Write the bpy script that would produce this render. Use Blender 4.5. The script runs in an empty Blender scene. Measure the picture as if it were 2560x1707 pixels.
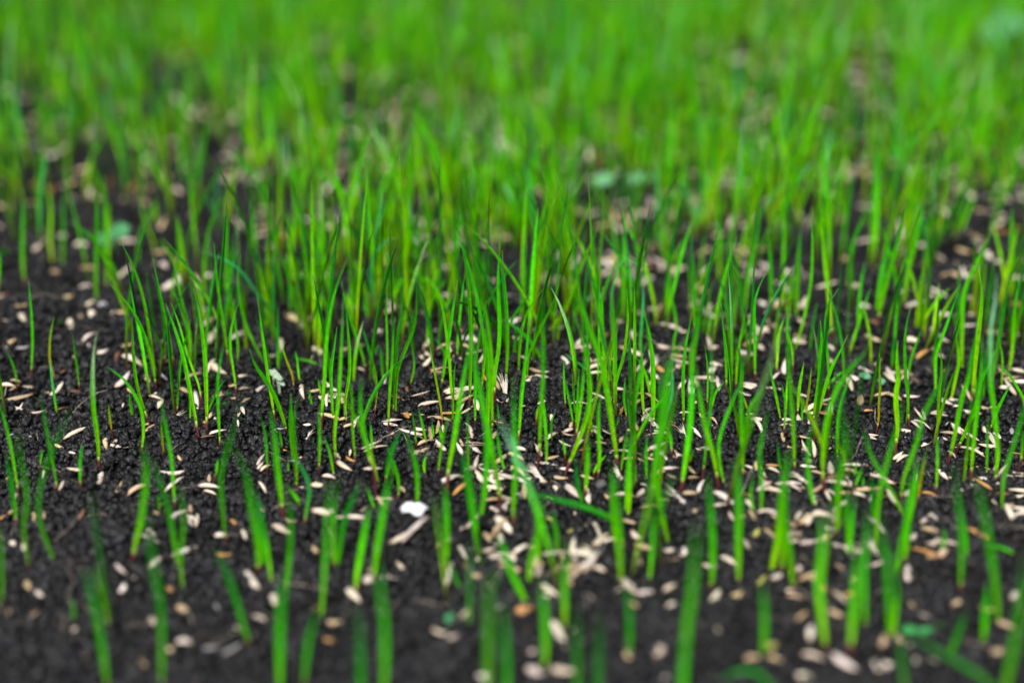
import bpy, math, random
import numpy as np
from mathutils import Vector, Matrix

# ---------------------------------------------------------------- camera, sky, sun, exposure
SC = bpy.context.scene
TILT = math.radians(26.0)
FPX = 2560 * 50.0 / 36.0            # focal length in photo pixels (50 mm lens)
CAM_H = 0.1763                      # metres above the soil
cam_data = bpy.data.cameras.new("camera")
cam_data.lens = 50.0; cam_data.sensor_width = 36.0
cam_data.clip_start = 0.005; cam_data.clip_end = 200.0
cam = bpy.data.objects.new("camera", cam_data)
SC.collection.objects.link(cam)
cam.location = (0, 0, CAM_H)
cam.rotation_euler = (math.pi/2 - TILT, 0, 0)
cam_data.dof.use_dof = True
cam_data.dof.focus_distance = 0.354
cam_data.dof.aperture_fstop = 4.6
SC.camera = cam

SUN_EL, SUN_AZ = math.radians(52), math.radians(200)
world = bpy.data.worlds.new("World"); SC.world = world
world.use_nodes = True
wn = world.node_tree
bg = wn.nodes["Background"]
sky = wn.nodes.new("ShaderNodeTexSky")
sky.sky_type = 'NISHITA'; sky.sun_disc = False
sky.sun_elevation = SUN_EL; sky.sun_rotation = SUN_AZ
sky.air_density = 1.0; sky.dust_density = 6.0; sky.ozone_density = 0.6
hs = wn.nodes.new("ShaderNodeHueSaturation"); hs.inputs["Saturation"].default_value = 0.22
wn.links.new(sky.outputs[0], hs.inputs["Color"])
wn.links.new(hs.outputs[0], bg.inputs["Color"])
bg.inputs["Strength"].default_value = 0.075
sun_d = bpy.data.lights.new("sun", 'SUN')
sun_d.energy = 2.7; sun_d.angle = math.radians(11); sun_d.color = (1.0, 0.97, 0.93)
sun = bpy.data.objects.new("sun", sun_d); SC.collection.objects.link(sun)
sun.rotation_euler = (math.pi/2 - SUN_EL, 0, math.pi - SUN_AZ)
SC.view_settings.view_transform = 'Standard'; SC.view_settings.look = 'None'
SC.view_settings.gamma = 1.0; SC.view_settings.use_curve_mapping = False
SC.view_settings.exposure = 0.96
SC.cycles.max_bounces = 8; SC.cycles.transparent_max_bounces = 4
SC.cycles.use_denoising = True

# traced seedlings: column origin, then "width junction colour : base ... tip" in enlarged photo coordinates
BL={}
BL['c0']='''
50 900 b:912 1045 893 700 862 480 850 250 858 -50 890 -270
38 0 g:1290 830 1318 700 1315 560 1280 400 1150 190 980 60
34 480 g:1400 615 1335 480 1270 280 1235 60 1215 -250 1213 -400
40 190 g:1440 295 1425 190 1400 55 1330 -215 1200 -475 1010 -695
40 0 g:1425 150 1405 0 1380 -195 1320 -545 1230 -835 1090 -1125
34 -30 g:1610 110 1580 -50 1535 -300 1480 -560 1430 -795 1392 -980
36 -30 g:1510 60 1512 -60 1495 -400 1455 -600 1400 -790
34 0 g:1750 80 1740 -245 1680 -500 1620 -745 1580 -955
26 0 g:1745 20 1720 -250 1640 -520 1560 -705
42 560 g:1832 735 1795 540 1740 260 1690 0 1610 -270 1515 -525
30 290 y:1845 480 1840 290 1790 130 1720 -60 1650 -315 1565 -535
44 535 g:1892 710 1898 530 1890 200 1875 -90 1835 -400 1775 -665
26 0 g:1860 530 1920 440 2000 270 2080 170
30 440 g:1625 510 1628 440 1640 200 1660 0 1690 -150 1720 -250 1750 -380
22 0 g:1740 580 1745 400 1730 200
40 -75 g:2120 110 2088 -75 2070 -200 2030 -445 1985 -795 1963 -1085
34 240 g:2172 340 2163 240 2140 80 2115 -100 2125 -300 2190 -530
40 0 t:2500 -200 2440 -400 2340 -635 2200 -825 2050 -925 1875 -990
26 0 g:2440 20 2340 -135 2260 -315 2200 -545 2183 -795 2212 -965
36 0 g:2135 -400 2105 -645 2125 -895 2168 -1225
28 0 g:2180 50 2185 -150 2160 -350 2148 -565
32 710 g:2018 860 2018 710 2005 450 2000 200 2025 0 2055 -170
38 60 g:285 215 290 60 298 -180 288 -420 262 -735
20 130 o:525 240 490 130 458 0 460 -200 497 -405
30 205 g:737 300 722 205 700 20 665 -240
16 200 g:155 285 150 180 120 50 70 -70
38 1150 g:185 1290 155 1130 110 850 55 600 -15 380
36 1120 g:530 1240 510 1080 460 830 410 550 370 320
18 950 g:362 1060 375 930 395 820
24 1100 g:742 1225 735 1060 740 900 760 765
16 620 o:1045 760 1020 600 995 400
42 1280 g:1610 1400 1600 1270 1580 950 1540 700 1500 500 1480 320
16 830 o:1512 905 1490 750 1480 560
52 0 g:265 1920 215 1560 240 1350 235 1150 190 900 160 650
56 0 g:530 1893 400 1600 350 1380 375 1130 450 900 560 640 655 440
90 1730 g:1209 1880 1236 1730 1290 1500 1335 1200 1340 950 1300 740
60 1600 g:2085 1700 2060 1560 2035 1300 2025 1050 2090 800 2170 550 2225 330
24 1000 g:1950 1170 1975 1080 1990 1000 2000 900
95 1880 g:2370 1988 2370 1880 2363 1648 2309 1377 2255 1037 2146 800
60 2015 g:2486 2083 2492 2015 2445 1648 2390 1309
75 2090 g:2621 2110 2662 1648 2662 1404 2650 1200
110 0 d:980 3000 950 2735 883 2328 800 1990 760 1900
95 0 d:1480 3000 1480 2328 1412 1920 1372 1648 1300 1300
80 0 d:1640 1900 1560 1400 1450 1050 1400 900
55 2100 g:1677 2160 1657 1784 1684 1512 1657 1132
90 0 d:2295 2600 2119 2056 1970 1716
130 0 g:2567 3050 2581 2300 2640 1900
90 0 g:2780 3000 2825 2600 2920 2260
70 0 g:2940 2400 2988 1784 3020 1105
40 0 g:5 2260 12 1784 -15 1500
22 1360 g:1460 1440 1462 1350 1440 1230
36 0 g:665 2450 670 2260 650 2180
80 0 d:150 1500 110 1200 50 850
46 -700 g:-30 -300 -20 -600 5 -1000
60 -760 g:235 -690 215 -800 205 -1050 210 -1395 205 -1600
56 -880 g:560 -860 575 -1000 580 -1395 600 -1600
60 -900 y:480 -900 460 -1100 465 -1395 430 -1650
62 -560 g:885 -540 880 -700 885 -1000 890 -1395 860 -1650
60 -700 g:965 -650 985 -800 970 -1100 965 -1395 960 -1600
50 0 g:1260 -850 1270 -1050 1320 -1250 1400 -1400 1450 -1550
56 0 y:1430 -950 1400 -1100 1340 -1250 1300 -1395 1290 -1600
56 -520 g:1880 -500 1870 -700 1880 -1000 1930 -1250 2000 -1400 2090 -1600
60 -500 y:2100 -480 2085 -700 2080 -1000 2060 -1300
'''
BL['c1']='''
34 470 g:185 560 150 400 105 100 60 -215 10 -615
44 0 g:290 640 220 450 130 250 0 60 -60 -100
26 0 o:345 260 335 150 280 0 250 -100 270 -170
20 180 g:405 225 398 170 380 0 360 -85
16 0 g:640 45 500 10 400 -10 340 -40
16 0 g:522 460 500 330 485 250
18 300 g:590 340 590 280 570 170
46 510 g:600 660 606 505 635 150 650 -130 690 -450 755 -720 840 -940
34 950 g:578 1060 580 950 585 700 578 500 600 390
42 860 g:745 990 728 855 722 640 755 380 775 50 792 -300 802 -570
34 520 g:715 560 695 350 690 100 715 -100 745 -310
42 45 g:1005 120 1000 45 975 -60 895 -300 815 -550 785 -735
34 530 g:845 605 825 530 818 380 855 150 858 -50 845 -250 825 -480
28 850 g:925 965 905 850 885 600 880 350 850 200 795 130
24 20 g:1010 60 1070 -45 1130 -145
48 900 g:1100 1280 1085 1010 1040 890 990 650 960 420 968 160
22 420 o:1075 560 1100 400 1108 250 1085 80 1060 -65
28 800 g:1080 900 1060 730 1050 575
30 105 g:1205 235 1205 100 1203 -200 1195 -480 1208 -745
30 555 g:1218 670 1217 555 1228 300 1250 0 1262 -250 1270 -405
26 410 g:1262 540 1262 400 1272 150 1290 -50 1308 -250 1350 -445
36 0 g:1277 535 1280 350 1300 100 1365 -90 1440 -280 1475 -500 1470 -825
22 0 g:1405 235 1445 100 1448 0 1430 -140
34 -150 g:1555 -50 1565 -150 1585 -400 1625 -590 1685 -770
64 -370 y:1410 -330 1375 -800 1370 -1290
50 0 g:1580 -360 1510 -750 1430 -1150 1400 -1350
46 -720 g:1625 -680 1610 -1050 1575 -1395 1570 -1600
42 330 g:1962 440 1962 330 1970 -100 1965 -450 1935 -800 1888 -1165
85 1000 g:1750 1200 1770 1000 1820 750 1880 350 1940 0 1975 -230
75 1200 g:2235 1400 2230 1190 2170 850 2090 450 2010 50 1975 -230
34 340 y:1797 400 1785 100 1765 -100 1735 -350 1690 -560 1630 -695
42 190 g:1703 255 1710 180 1745 -50 1790 -350 1820 -550 1852 -735
24 0 g:1760 0 1700 -125 1640 -195
24 530 o:1715 615 1708 530 1690 380 1640 100 1620 0 1585 -195
22 0 g:1800 560 1810 350 1815 150 1835 15
30 0 g:1965 -20 1985 -250 2010 -400 2037 -705
36 -70 g:1850 20 1850 -90 1865 -300 1900 -650 1920 -800
38 600 y:2170 675 2170 590 2163 300 2165 50 2145 -200 2110 -420 2060 -560 1990 -640
24 0 g:2120 -200 2150 -330 2180 -410
44 640 g:2125 720 2130 400 2130 100 2115 -150 2090 -300 2040 -390
44 250 g:2190 390 2195 150 2230 -100 2240 -350 2225 -700 2235 -1000 2245 -1180
40 150 g:2290 240 2297 150 2308 -150 2300 -450 2280 -750 2258 -1005
26 0 g:2160 200 2170 100 2190 0 2225 -70
34 0 g:2070 270 2085 100 2100 -100 2105 -300
60 0 g:2090 -350 2085 -600 2090 -1000
32 0 g:1955 1050 1945 750 1945 400
30 0 g:2012 600 2012 400 2010 0 2000 -150
26 750 g:1475 815 1468 750 1450 580 1425 450
28 745 g:1565 790 1560 740 1530 600 1490 435
20 700 g:1630 730 1628 700 1615 565
32 0 g:1705 760 1700 700 1675 590
34 1000 g:1665 1050 1690 900 1730 650 1790 450
54 1310 g:1470 1375 1478 1310 1480 1100 1450 900 1390 720 1350 620
80 0 d:1180 1100 1240 850 1330 650
44 1220 g:1300 1290 1310 1220 1300 1080 1250 920 1200 780
20 0 y:1290 1060 1260 1010 1225 940
85 1950 g:1070 2050 1100 1800 1150 1500 1200 1200 1245 950
36 0 g:1110 1370 1060 1280 1015 1160
34 0 g:720 1065 680 850 620 690
50 1850 g:705 1900 715 1500 735 1200 762 1080
95 0 d:730 1900 800 1500 880 1280 960 1130
95 1320 g:265 1480 235 1300 195 1000 165 700 130 450
50 1340 g:450 1355 370 1260 270 1130
48 0 g:370 1200 365 950 345 700 350 520 390 335
48 0 t:430 1525 470 1350 495 1200 460 1060 380 930 280 900
60 0 g:350 950 325 600 320 300
28 960 g:95 1050 103 960 100 900 85 680 40 520
22 780 g:238 830 235 760 215 640
20 0 g:305 1030 295 930
100 0 d:60 1900 50 1500 0 1200
26 1030 y:1555 1055 1545 950 1575 850
20 0 g:2230 560 2215 400
38 1010 g:2300 1060 2280 1000 2240 850 2210 640
95 1850 g:1750 1950 1745 1840 1745 1400 1730 1130
90 0 d:2030 1700 1985 1400 1940 1150 1890 850
80 0 g:2040 1500 2090 1250 2120 900 2100 600
50 0 t:60 -520 30 -700 10 -900 -30 -1100
56 0 g:250 -500 220 -750 180 -950 160 -1200 100 -1395
60 -400 g:455 -380 470 -600 510 -850 560 -1100
60 0 g:680 -650 650 -850 580 -1050 540 -1300 500 -1500
50 0 g:690 -420 580 -600 470 -740 340 -800
50 -380 g:890 -360 900 -600 940 -850 990 -1000
54 0 d:985 -560 960 -900 900 -1150 800 -1290
56 0 t:1160 -400 1080 -560 1050 -750 1080 -950 1180 -1080 1290 -1130
50 -380 g:1035 -380 1010 -500 1000 -620
54 0 g:1820 -680 1840 -1000 1880 -1300 1900 -1500
'''
BL['c2']='''
40 655 g:55 810 65 655 85 350 118 50 140 -150 158 -410
36 85 g:60 170 60 85 65 -50 85 -250 145 -450 280 -645
34 0 g:135 210 145 0 175 -110 270 -310 380 -540 435 -715
52 780 g:235 1010 255 780 270 450 290 173 290 -195 285 -575
38 930 g:315 960 318 750 300 500 275 250
46 0 y:300 -245 400 -350 490 -460 560 -650 640 -870 760 -1150 800 -1250
34 0 g:820 -200 780 -650 750 -980 720 -1300
32 0 t:940 -100 915 -350 912 -550 935 -720 1000 -880 1068 -970 1130 -900 1175 -800 1190 -740
38 0 t:1185 20 1178 -150 1195 -400 1205 -600 1190 -755
52 540 g:1300 620 1295 300 1290 50 1270 -150 1240 -330 1197 -490
62 880 g:985 1000 940 750 890 400 830 50 770 -130 680 -380 600 -570 517 -705
60 930 g:470 1065 530 930 630 680 690 500 715 250 680 0 630 -250 560 -455
42 650 g:750 720 715 500 700 100 685 -250 662 -470
50 0 g:870 200 850 50 832 -250 828 -500 836 -680
24 0 g:790 200 800 -300 805 -770
34 0 y:905 270 960 160 1015 0 1045 -200 1062 -400 1055 -655
30 380 g:935 450 950 250 1000 50 1040 -80 1085 -185
34 180 y:885 230 900 0 930 -150 970 -290
42 120 g:925 180 945 0 960 -250
36 0 g:1270 300 1240 180 1190 50 1120 -55
44 725 g:1145 850 1130 720 1118 520 1135 330 1170 150 1200 -80 1240 -170
34 480 y:1215 550 1210 480 1195 300 1195 50 1185 -100
26 480 g:1075 625 1050 500 1030 350 1040 160
20 380 g:500 470 490 380 480 200 475 -15
16 560 g:580 640 560 560 530 380 485 170
18 0 g:580 510 565 300 548 75
22 0 g:580 600 600 350 615 75
34 635 y:575 830 598 635 630 400 655 150 660 -50
30 180 y:597 210 580 0 560 -150 530 -300 515 -395
32 0 t:780 140 640 50 560 0 480 -65
16 530 o:213 660 225 540 242 420
26 710 g:375 790 365 710 365 560 395 480
22 840 g:490 1000 485 840 460 720
50 1000 g:790 1100 800 850 790 650 795 450 820 280
60 1160 y:660 1290 680 1150 690 950 700 700
28 1030 y:735 1080 770 990 865 865
32 990 g:990 1040 1005 980 1030 800 1060 640
16 0 g:955 640 970 540
80 0 g:1050 1400 1060 1150 1085 900 1110 700
28 1130 y:1115 1250 1128 1120 1130 950
42 0 g:1240 1110 1235 900 1240 700
85 1150 g:1250 1500 1290 1150 1340 800 1400 500 1430 200 1480 -30 1610 -210
60 0 t:1330 800 1400 550 1460 300 1475 60
70 0 g:1430 1600 1360 1350 1330 1100 1330 850 1370 500 1380 200 1420 -50
34 535 g:1575 640 1575 530 1570 173 1590 -95 1630 -315 1660 -470
80 1100 g:1540 1250 1590 950 1630 650 1650 350 1650 50 1640 -150
24 0 g:1795 425 1800 105 1770 -140
36 985 g:1740 1120 1760 980 1790 700 1820 450 1840 200 1830 0 1830 -345
58 1040 g:1900 1180 1880 1030 1830 800 1770 600 1710 250 1690 40
26 0 g:1830 430 1870 300 1950 200
38 190 g:1955 340 1970 180 1965 -50 1950 -250 1920 -525
40 200 g:2060 250 2062 50 2085 -150 2120 -330 2155 -485
48 1000 g:2130 1100 2120 1000 2110 700 2105 300 2110 105 2150 -75 2230 -105
44 1100 g:1975 1180 1910 950 1905 750 1960 550 2060 300 2140 80
44 0 g:2125 950 2140 650 2180 450 2260 300 2340 150
38 110 g:2240 210 2230 110 2228 -150 2225 -500 2260 -650 2345 -830
16 440 o:2200 530 2160 450 2120 330
38 800 g:1475 930 1465 800 1450 680 1400 590
28 920 y:1630 960 1640 900 1670 815
95 1700 g:2090 1800 2080 1400 2060 950
90 2040 g:1835 2100 1840 1700 1820 1350 1790 1080
70 0 d:1050 1700 950 1500 800 1400 600 1330 400 1280 200 1230 50 1270
70 0 g:250 1900 240 1600 225 1300
90 0 g:1010 2050 970 1500 940 1200 930 950
60 1440 g:5 1550 15 1440 30 1100 20 700 10 150
60 0 d:650 1350 630 1250 600 1150 580 900
50 0 g:2290 1400 2290 1100 2270 850 2350 450
34 0 g:2240 1400 2190 1250 2220 1050
50 -400 g:75 -330 80 -395 110 -800 105 -1170
50 0 g:200 -400 200 -700 220 -1030
55 -400 g:1430 -340 1430 -400 1440 -800 1475 -1200
42 0 g:1640 -400 1635 -700 1600 -1020
36 0 g:1750 -250 1800 -540 1830 -680 1860 -740
50 -700 y:1715 -650 1730 -800 1760 -1050 1770 -1250
42 -600 g:1985 -500 1990 -700 1995 -1200
50 0 g:2140 -450 2160 -700 2220 -1000 2265 -1250 2270 -1395
34 0 y:1790 -180 1820 -375 1885 -535
40 0 g:1510 -250 1500 -400 1465 -590
36 0 g:1480 -50 1490 -200 1530 -315
60 0 g:340 -900 320 -1200 310 -1500
60 0 y:560 -900 540 -1200 540 -1600
50 0 y:450 -950 480 -1100 380 -1130 220 -1150
'''
BL['c3']='''
46 520 g:420 570 430 420 465 200 475 0 490 -180 480 -370
36 250 g:570 360 557 250 555 50 530 -230 535 -450 580 -550 648 -655
40 0 g:445 530 520 270 590 60 650 -50 735 -235
60 1045 g:520 1240 505 1050 510 800 545 550 600 360 690 170 800 30 930 -120
26 0 g:570 240 610 170 710 95
42 0 g:645 920 640 700 660 450 720 250 790 95
48 935 g:250 1075 245 930 235 600 210 300 190 0 190 -495
34 450 y:275 515 275 450 290 250 330 20
24 450 o:345 540 350 450 380 250 400 60
58 1350 g:445 1400 400 1230 368 1050 370 800 400 600 455 545
24 0 g:315 620 310 380
26 600 g:150 740 150 600 160 400 125 220
30 520 g:128 545 80 350 30 130 10 0
28 0 y:165 470 180 150
36 0 d:0 140 60 20
26 580 o:980 700 1015 560 1020 400 1032 250 1025 100 1030 20 1020 -65
52 735 y:1165 900 1180 730 1190 600 1175 350 1200 150 1185 20 1190 -180
34 510 g:1305 650 1290 510 1280 300 1260 105 1260 -245 1315 -510
34 0 g:1290 200 1300 55 1350 -115 1425 -315
56 1235 g:1245 1350 1225 1230 1240 1100 1310 900 1380 700 1420 520 1560 250 1675 50
42 0 g:1545 300 1535 0 1565 -130 1640 -330 1745 -630
34 590 g:1560 720 1555 590 1570 300 1590 105 1585 -125
56 0 g:1790 80 1780 0 1785 -350 1795 -600 1880 -820 2040 -1155
56 280 y:1880 370 1885 280 1905 0 1945 -350 1965 -600 1935 -850
50 855 g:1615 1000 1680 850 1780 350 1840 173 1880 -95 1945 -355
54 1060 b:2060 1140 2100 1020 2105 800 2080 500 2045 250 2040 -50 2045 -300 2085 -550 2098 -795
48 1000 g:1860 1150 1870 1000 1890 750 1940 300 1955 173 1965 5 1960 -235
42 755 g:1710 860 1770 750 1900 450 1960 200 2000 105 2105 -105
26 0 g:1890 360 1920 150
34 0 g:2030 640 2110 450 2230 215
36 0 g:2380 560 2350 380 2290 260 2200 120 2110 35
46 1360 g:2140 1420 2150 1350 2165 1100 2220 900 2290 680 2360 430 2400 250
40 880 g:2270 1070 2330 880 2345 650
28 1010 g:2005 1090 2008 1010 2015 750 2020 520
32 0 g:2080 1060 2110 950 2135 790
30 1150 y:1530 1240 1545 1150 1555 900 1550 640
20 1230 o:1370 1340 1390 1200 1420 1000 1460 795
50 335 y:1665 375 1685 330 1720 150 1745 0 1720 -300
50 0 g:1275 1425 1160 1250 1050 1060 940 850 870 630
60 0 g:990 1800 1000 1400 1050 1100 1120 830 1190 600 1240 370
65 0 g:640 1600 650 1200 690 950 715 750 712 500
110 0 g:130 1950 150 1500 160 1200 195 820
110 0 y:10 2000 90 1600 110 1250 130 1050
40 0 d:130 1000 110 950 90 750
16 0 o:712 1010 710 930 660 800 590 670
16 0 g:785 1090 815 930
24 1140 g:795 1205 810 1130 865 990
26 0 g:858 1210 880 1060
65 1550 g:1270 1600 1300 1450 1350 1150 1365 890
75 2050 g:1766 2130 1768 2050 1775 1600 1740 1250 1700 960
100 0 g:2126 2395 2085 2050 2010 1550 1950 1250 1900 1050
44 0 g:720 1700 730 1400 735 1200
80 0 d:980 1500 970 1400 955 1050
48 -300 g:830 -270 840 -600 890 -900
62 -430 g:985 -330 1025 -430 1100 -750 1180 -1050 1260 -1395 1290 -1550
70 0 g:1000 -440 1050 -800 1130 -1200
70 0 g:1240 -500 1300 -900 1370 -1150 1430 -1450
52 0 g:1390 -250 1405 -450 1400 -700 1450 -870
46 -60 g:1145 20 1150 -60 1170 -350 1195 -750
60 -290 y:595 -180 580 -300 560 -600 520 -950 490 -1395 480 -1500
44 0 g:240 -100 290 -240 350 -480 400 -800 405 -1395
60 -450 g:140 -450 140 -600 150 -1395 150 -1500
70 -420 g:265 -370 260 -420 270 -800 300 -1200
36 0 g:235 100 215 -100 175 -250 190 -485
40 60 y:75 140 80 60 95 -200 150 -400
52 90 g:2205 120 2235 -50 2255 -350 2270 -550 2310 -745
80 -600 y:2230 -560 2240 -900 2240 -1395
30 0 y:2150 260 2155 0 2130 -150 2100 -300
60 -700 g:730 -650 770 -1000 850 -1250 960 -1420
60 -550 g:20 -300 30 -600 20 -1000 0 -1200
'''
# lower strips of the photo, their own scale
BL['b5']='''
70 0 d:-40 760 0 600 60 400 140 200
75 900 g:120 980 110 900 150 650 200 370
105 0 g:290 1750 300 1250 270 930 250 700
95 0 d:140 1800 130 1200 110 1050
60 690 g:945 720 900 420 860 130 850 0
40 430 g:1165 520 1170 430 1180 200 1200 0 1195 -100
60 0 g:1270 930 1290 750 1350 500 1355 300
50 0 g:1470 720 1460 560 1430 400
70 0 g:1290 1050 1170 840 1100 640 1060 550
110 0 g:990 1750 1000 1300 1010 900 1080 800
120 0 d:1130 1800 1120 1300 1090 1000
95 0 g:1380 1500 1385 1200 1360 850
80 0 g:1520 1200 1525 900 1540 600
110 0 d:1610 1800 1605 1300 1600 1050
70 0 g:1860 650 1850 450 1830 150
70 0 g:1950 450 1955 200 1950 -100
50 610 g:2230 640 2170 400 2130 150 2150 0
50 0 g:2090 870 2110 600 2100 380
100 0 d:1740 1800 1750 1400 1760 1100
120 0 d:1960 1400 1950 1100 1930 850
50 0 d:870 1200 880 900 875 600
'''
BL['b6']='''
110 0 g:20 1800 50 1200 90 900 110 480
65 850 g:400 900 395 600 400 300 370 60
34 0 g:548 430 550 250 540 0
90 890 g:775 930 740 700 700 400 710 100 740 0
75 0 g:565 1380 575 1150 560 900
110 1290 y:995 1330 960 1150 940 900 965 600 950 400
50 510 g:1080 540 1075 400 1070 150
30 500 g:1120 545 1125 400 1130 260
50 0 g:1140 760 1160 500 1185 300
60 1160 g:1255 1190 1245 800 1275 390
80 1285 g:1145 1400 1155 1290 1180 950 1200 650
100 1230 g:1420 1270 1400 900 1350 430
60 0 y:1440 1260 1460 1050 1470 950
60 710 g:1500 760 1525 690 1540 430 1590 60
50 830 g:1455 900 1465 830 1500 600 1520 450
36 680 g:1750 700 1785 600 1785 520
30 720 g:1938 760 1935 640 1910 400
36 690 g:2330 705 2200 665 2090 630
90 1290 g:2050 1320 2060 1100 2080 880
110 0 g:2150 1800 2250 1350 2310 1000 2340 700
70 0 d:2200 1760 2080 1560 1900 1440 1700 1320 1520 1240
70 0 d:1810 1400 1880 1220 1940 1080
70 0 d:720 1760 560 1530 400 1490 230 1568
120 0 g:0 1900 20 1500 30 1180
70 0 d:1540 1700 1500 1450 1480 1200
'''
# traced seeds: "x1 y1 x2 y2 width kind"; w pale, t tan, o amber, b brown, f frayed, p open pair, y greenish, g grey
SD={}
SD['c0']='''
0 255 150 265 60 w;60 415 295 345 55 t;60 445 245 480 55 w;110 310 170 250 35 t;205 275 345 290 60 p;500 370 560 240 70 w;455 310 500 300 30 t;660 310 740 320 45 b;570 140 620 90 50 b;85 200 200 215 30 t
95 705 285 655 30 g;915 700 1020 830 55 t;1050 740 1045 830 60 w;1010 800 1140 815 40 w;915 1160 920 1040 80 w;570 1210 595 1120 40 w;10 1475 100 1410 50 o;100 1430 190 1385 45 t;290 1450 350 1520 30 t;760 1370 760 1500 50 b
1110 -20 1330 80 105 w;1070 -60 1090 60 50 b;1090 290 1170 140 75 w;1310 150 1410 230 60 t;1450 140 1560 200 35 g;1300 325 1540 370 60 p;1460 360 1480 470 60 w;1160 280 1240 330 30 t;1650 280 1740 330 60 t;1780 340 1840 530 50 w
1440 50 1560 30 45 t;1650 150 1790 170 50 w;1920 50 2100 160 80 w;2170 190 2270 150 75 w;2100 260 2230 240 30 t;2190 300 2300 280 50 p;2120 370 2240 350 30 t;2230 400 2280 370 45 t;1960 370 2060 350 45 t;1755 555 1870 610 50 w
1850 600 1950 620 50 o;1930 560 1960 500 40 t;1980 490 1990 620 35 w;1580 590 1670 520 35 f;1330 620 1420 600 35 t;1350 690 1470 590 55 t;1850 720 2000 680 30 b;1860 740 1960 730 25 b;2190 470 2240 555 50 p;1810 1180 2030 1200 60 w
1860 1210 2000 1250 40 w;1910 1090 1940 1150 25 t;1540 1510 1720 1390 75 w;1740 1370 1770 1420 50 t;1740 1460 1810 1500 40 w;2080 1490 2220 1550 65 o;140 1270 150 1310 50 w;630 870 695 885 30 w;490 800 600 840 20 t;330 500 380 490 40 w
550 460 600 450 35 b;1630 900 1680 950 25 t;390 1420 425 1470 40 t;1430 1420 1470 1440 30 t;150 -400 265 -330 70 w;140 -480 265 -490 60 t;610 -350 690 -240 75 w;700 -370 790 -400 60 t;815 -420 905 -300 80 w;800 -480 890 -550 80 w
900 -500 1000 -480 100 g;1070 -420 1180 -420 55 t;670 -1050 830 -1040 110 w;290 -920 460 -1060 90 w;1090 -700 1220 -830 70 w;470 -800 550 -790 80 t;1460 -880 1560 -820 90 w;1640 -870 1700 -900 80 t;1490 -580 1690 -700 80 w;1600 -760 1680 -640 60 w
1770 -730 1850 -560 70 t;1890 -760 1980 -750 90 w;1850 -260 2000 -370 60 t;1940 -110 1990 -270 75 w;60 -110 140 -180 65 t;160 -80 270 -90 60 g;900 -30 990 -70 65 w;1160 -100 1200 -110 50 t;2040 -600 2170 -700 70 t
'''
SD['c1']='''
395 235 460 365 50 w;505 320 600 300 50 t;520 390 660 370 40 w;650 330 665 500 30 w;520 435 545 480 40 o;150 120 235 260 70 f;0 330 90 250 50 w;770 360 850 480 45 t;770 580 860 550 50 t;820 640 900 620 45 t
905 640 955 520 45 w;770 615 850 610 25 b;1170 160 1190 300 30 w;1040 110 1110 150 30 t;940 90 1000 110 50 w;1130 600 1350 610 55 p;1240 700 1330 660 50 t;1350 470 1395 560 40 t;1380 260 1400 315 30 b;1510 360 1570 330 40 b
1300 375 1350 400 35 b;1390 660 1570 700 50 p;1485 810 1600 760 60 t;1410 890 1600 820 70 t;1570 680 1640 760 15 g;1740 290 1790 260 40 t;1715 620 1720 700 30 w;1610 120 1710 110 45 o;1870 20 1920 40 60 w;1920 760 2080 880 60 w
1870 760 1910 820 30 t;2310 460 2240 240 75 f;2180 740 2200 660 45 t;2190 590 2240 600 30 o;2280 800 2350 800 45 t;2260 700 2290 660 30 t;2210 360 2250 400 40 w;140 670 300 630 30 g;190 850 255 855 30 o;470 760 500 700 20 f
390 920 470 920 30 t;20 1000 70 880 20 w;40 1040 100 970 50 p;725 950 895 1050 75 w;840 930 915 960 40 o;600 1090 740 1110 55 w;980 1030 1170 1030 45 w;10 1130 120 1240 45 w;500 1180 660 1190 70 w;415 1180 480 1180 50 w
1190 1410 1300 1280 50 b;1340 1210 1370 1240 40 t;1670 1160 1890 1070 70 w;500 1390 700 1450 90 w;650 1400 710 1430 60 w;160 1550 260 1568 60 w;280 1480 350 1490 60 t;30 1350 80 1400 50 t;2140 1230 2200 1170 50 w;2250 1270 2330 1330 50 w
2240 1420 2310 1340 60 w;2160 1370 2220 1410 50 w;1930 1560 2070 1440 50 w;2190 1460 2320 1560 70 w;2260 1090 2300 1100 40 t;740 900 770 930 40 w;260 -420 400 -330 80 t;370 -360 440 -270 70 w;480 -340 640 -370 50 t;580 -260 640 -280 60 t
210 -190 250 -60 60 w;520 -90 650 -30 80 w;100 -640 180 -620 70 w;260 -730 360 -680 60 b;1010 -590 1070 -570 50 w;920 -430 1000 -460 45 t;1180 -400 1330 -480 80 w;1200 -540 1280 -460 70 w;1070 -260 1180 -250 55 w;1370 -300 1450 -320 70 t
1450 -250 1510 -240 60 w;1700 -820 1790 -850 90 w;1700 -580 1800 -570 60 w;1900 -560 2000 -620 70 w;1640 -640 1700 -620 60 w;750 -60 880 -90 40 t;860 -90 1000 -110 40 t;1480 -50 1600 10 70 p;1800 30 1840 -50 40 w;2130 -1200 2240 -1150 110 t
2120 -720 2200 -700 80 w;2270 -330 2350 -350 60 t;1810 -310 1920 -300 50 t;2010 -290 2070 -250 50 t
'''
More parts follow.
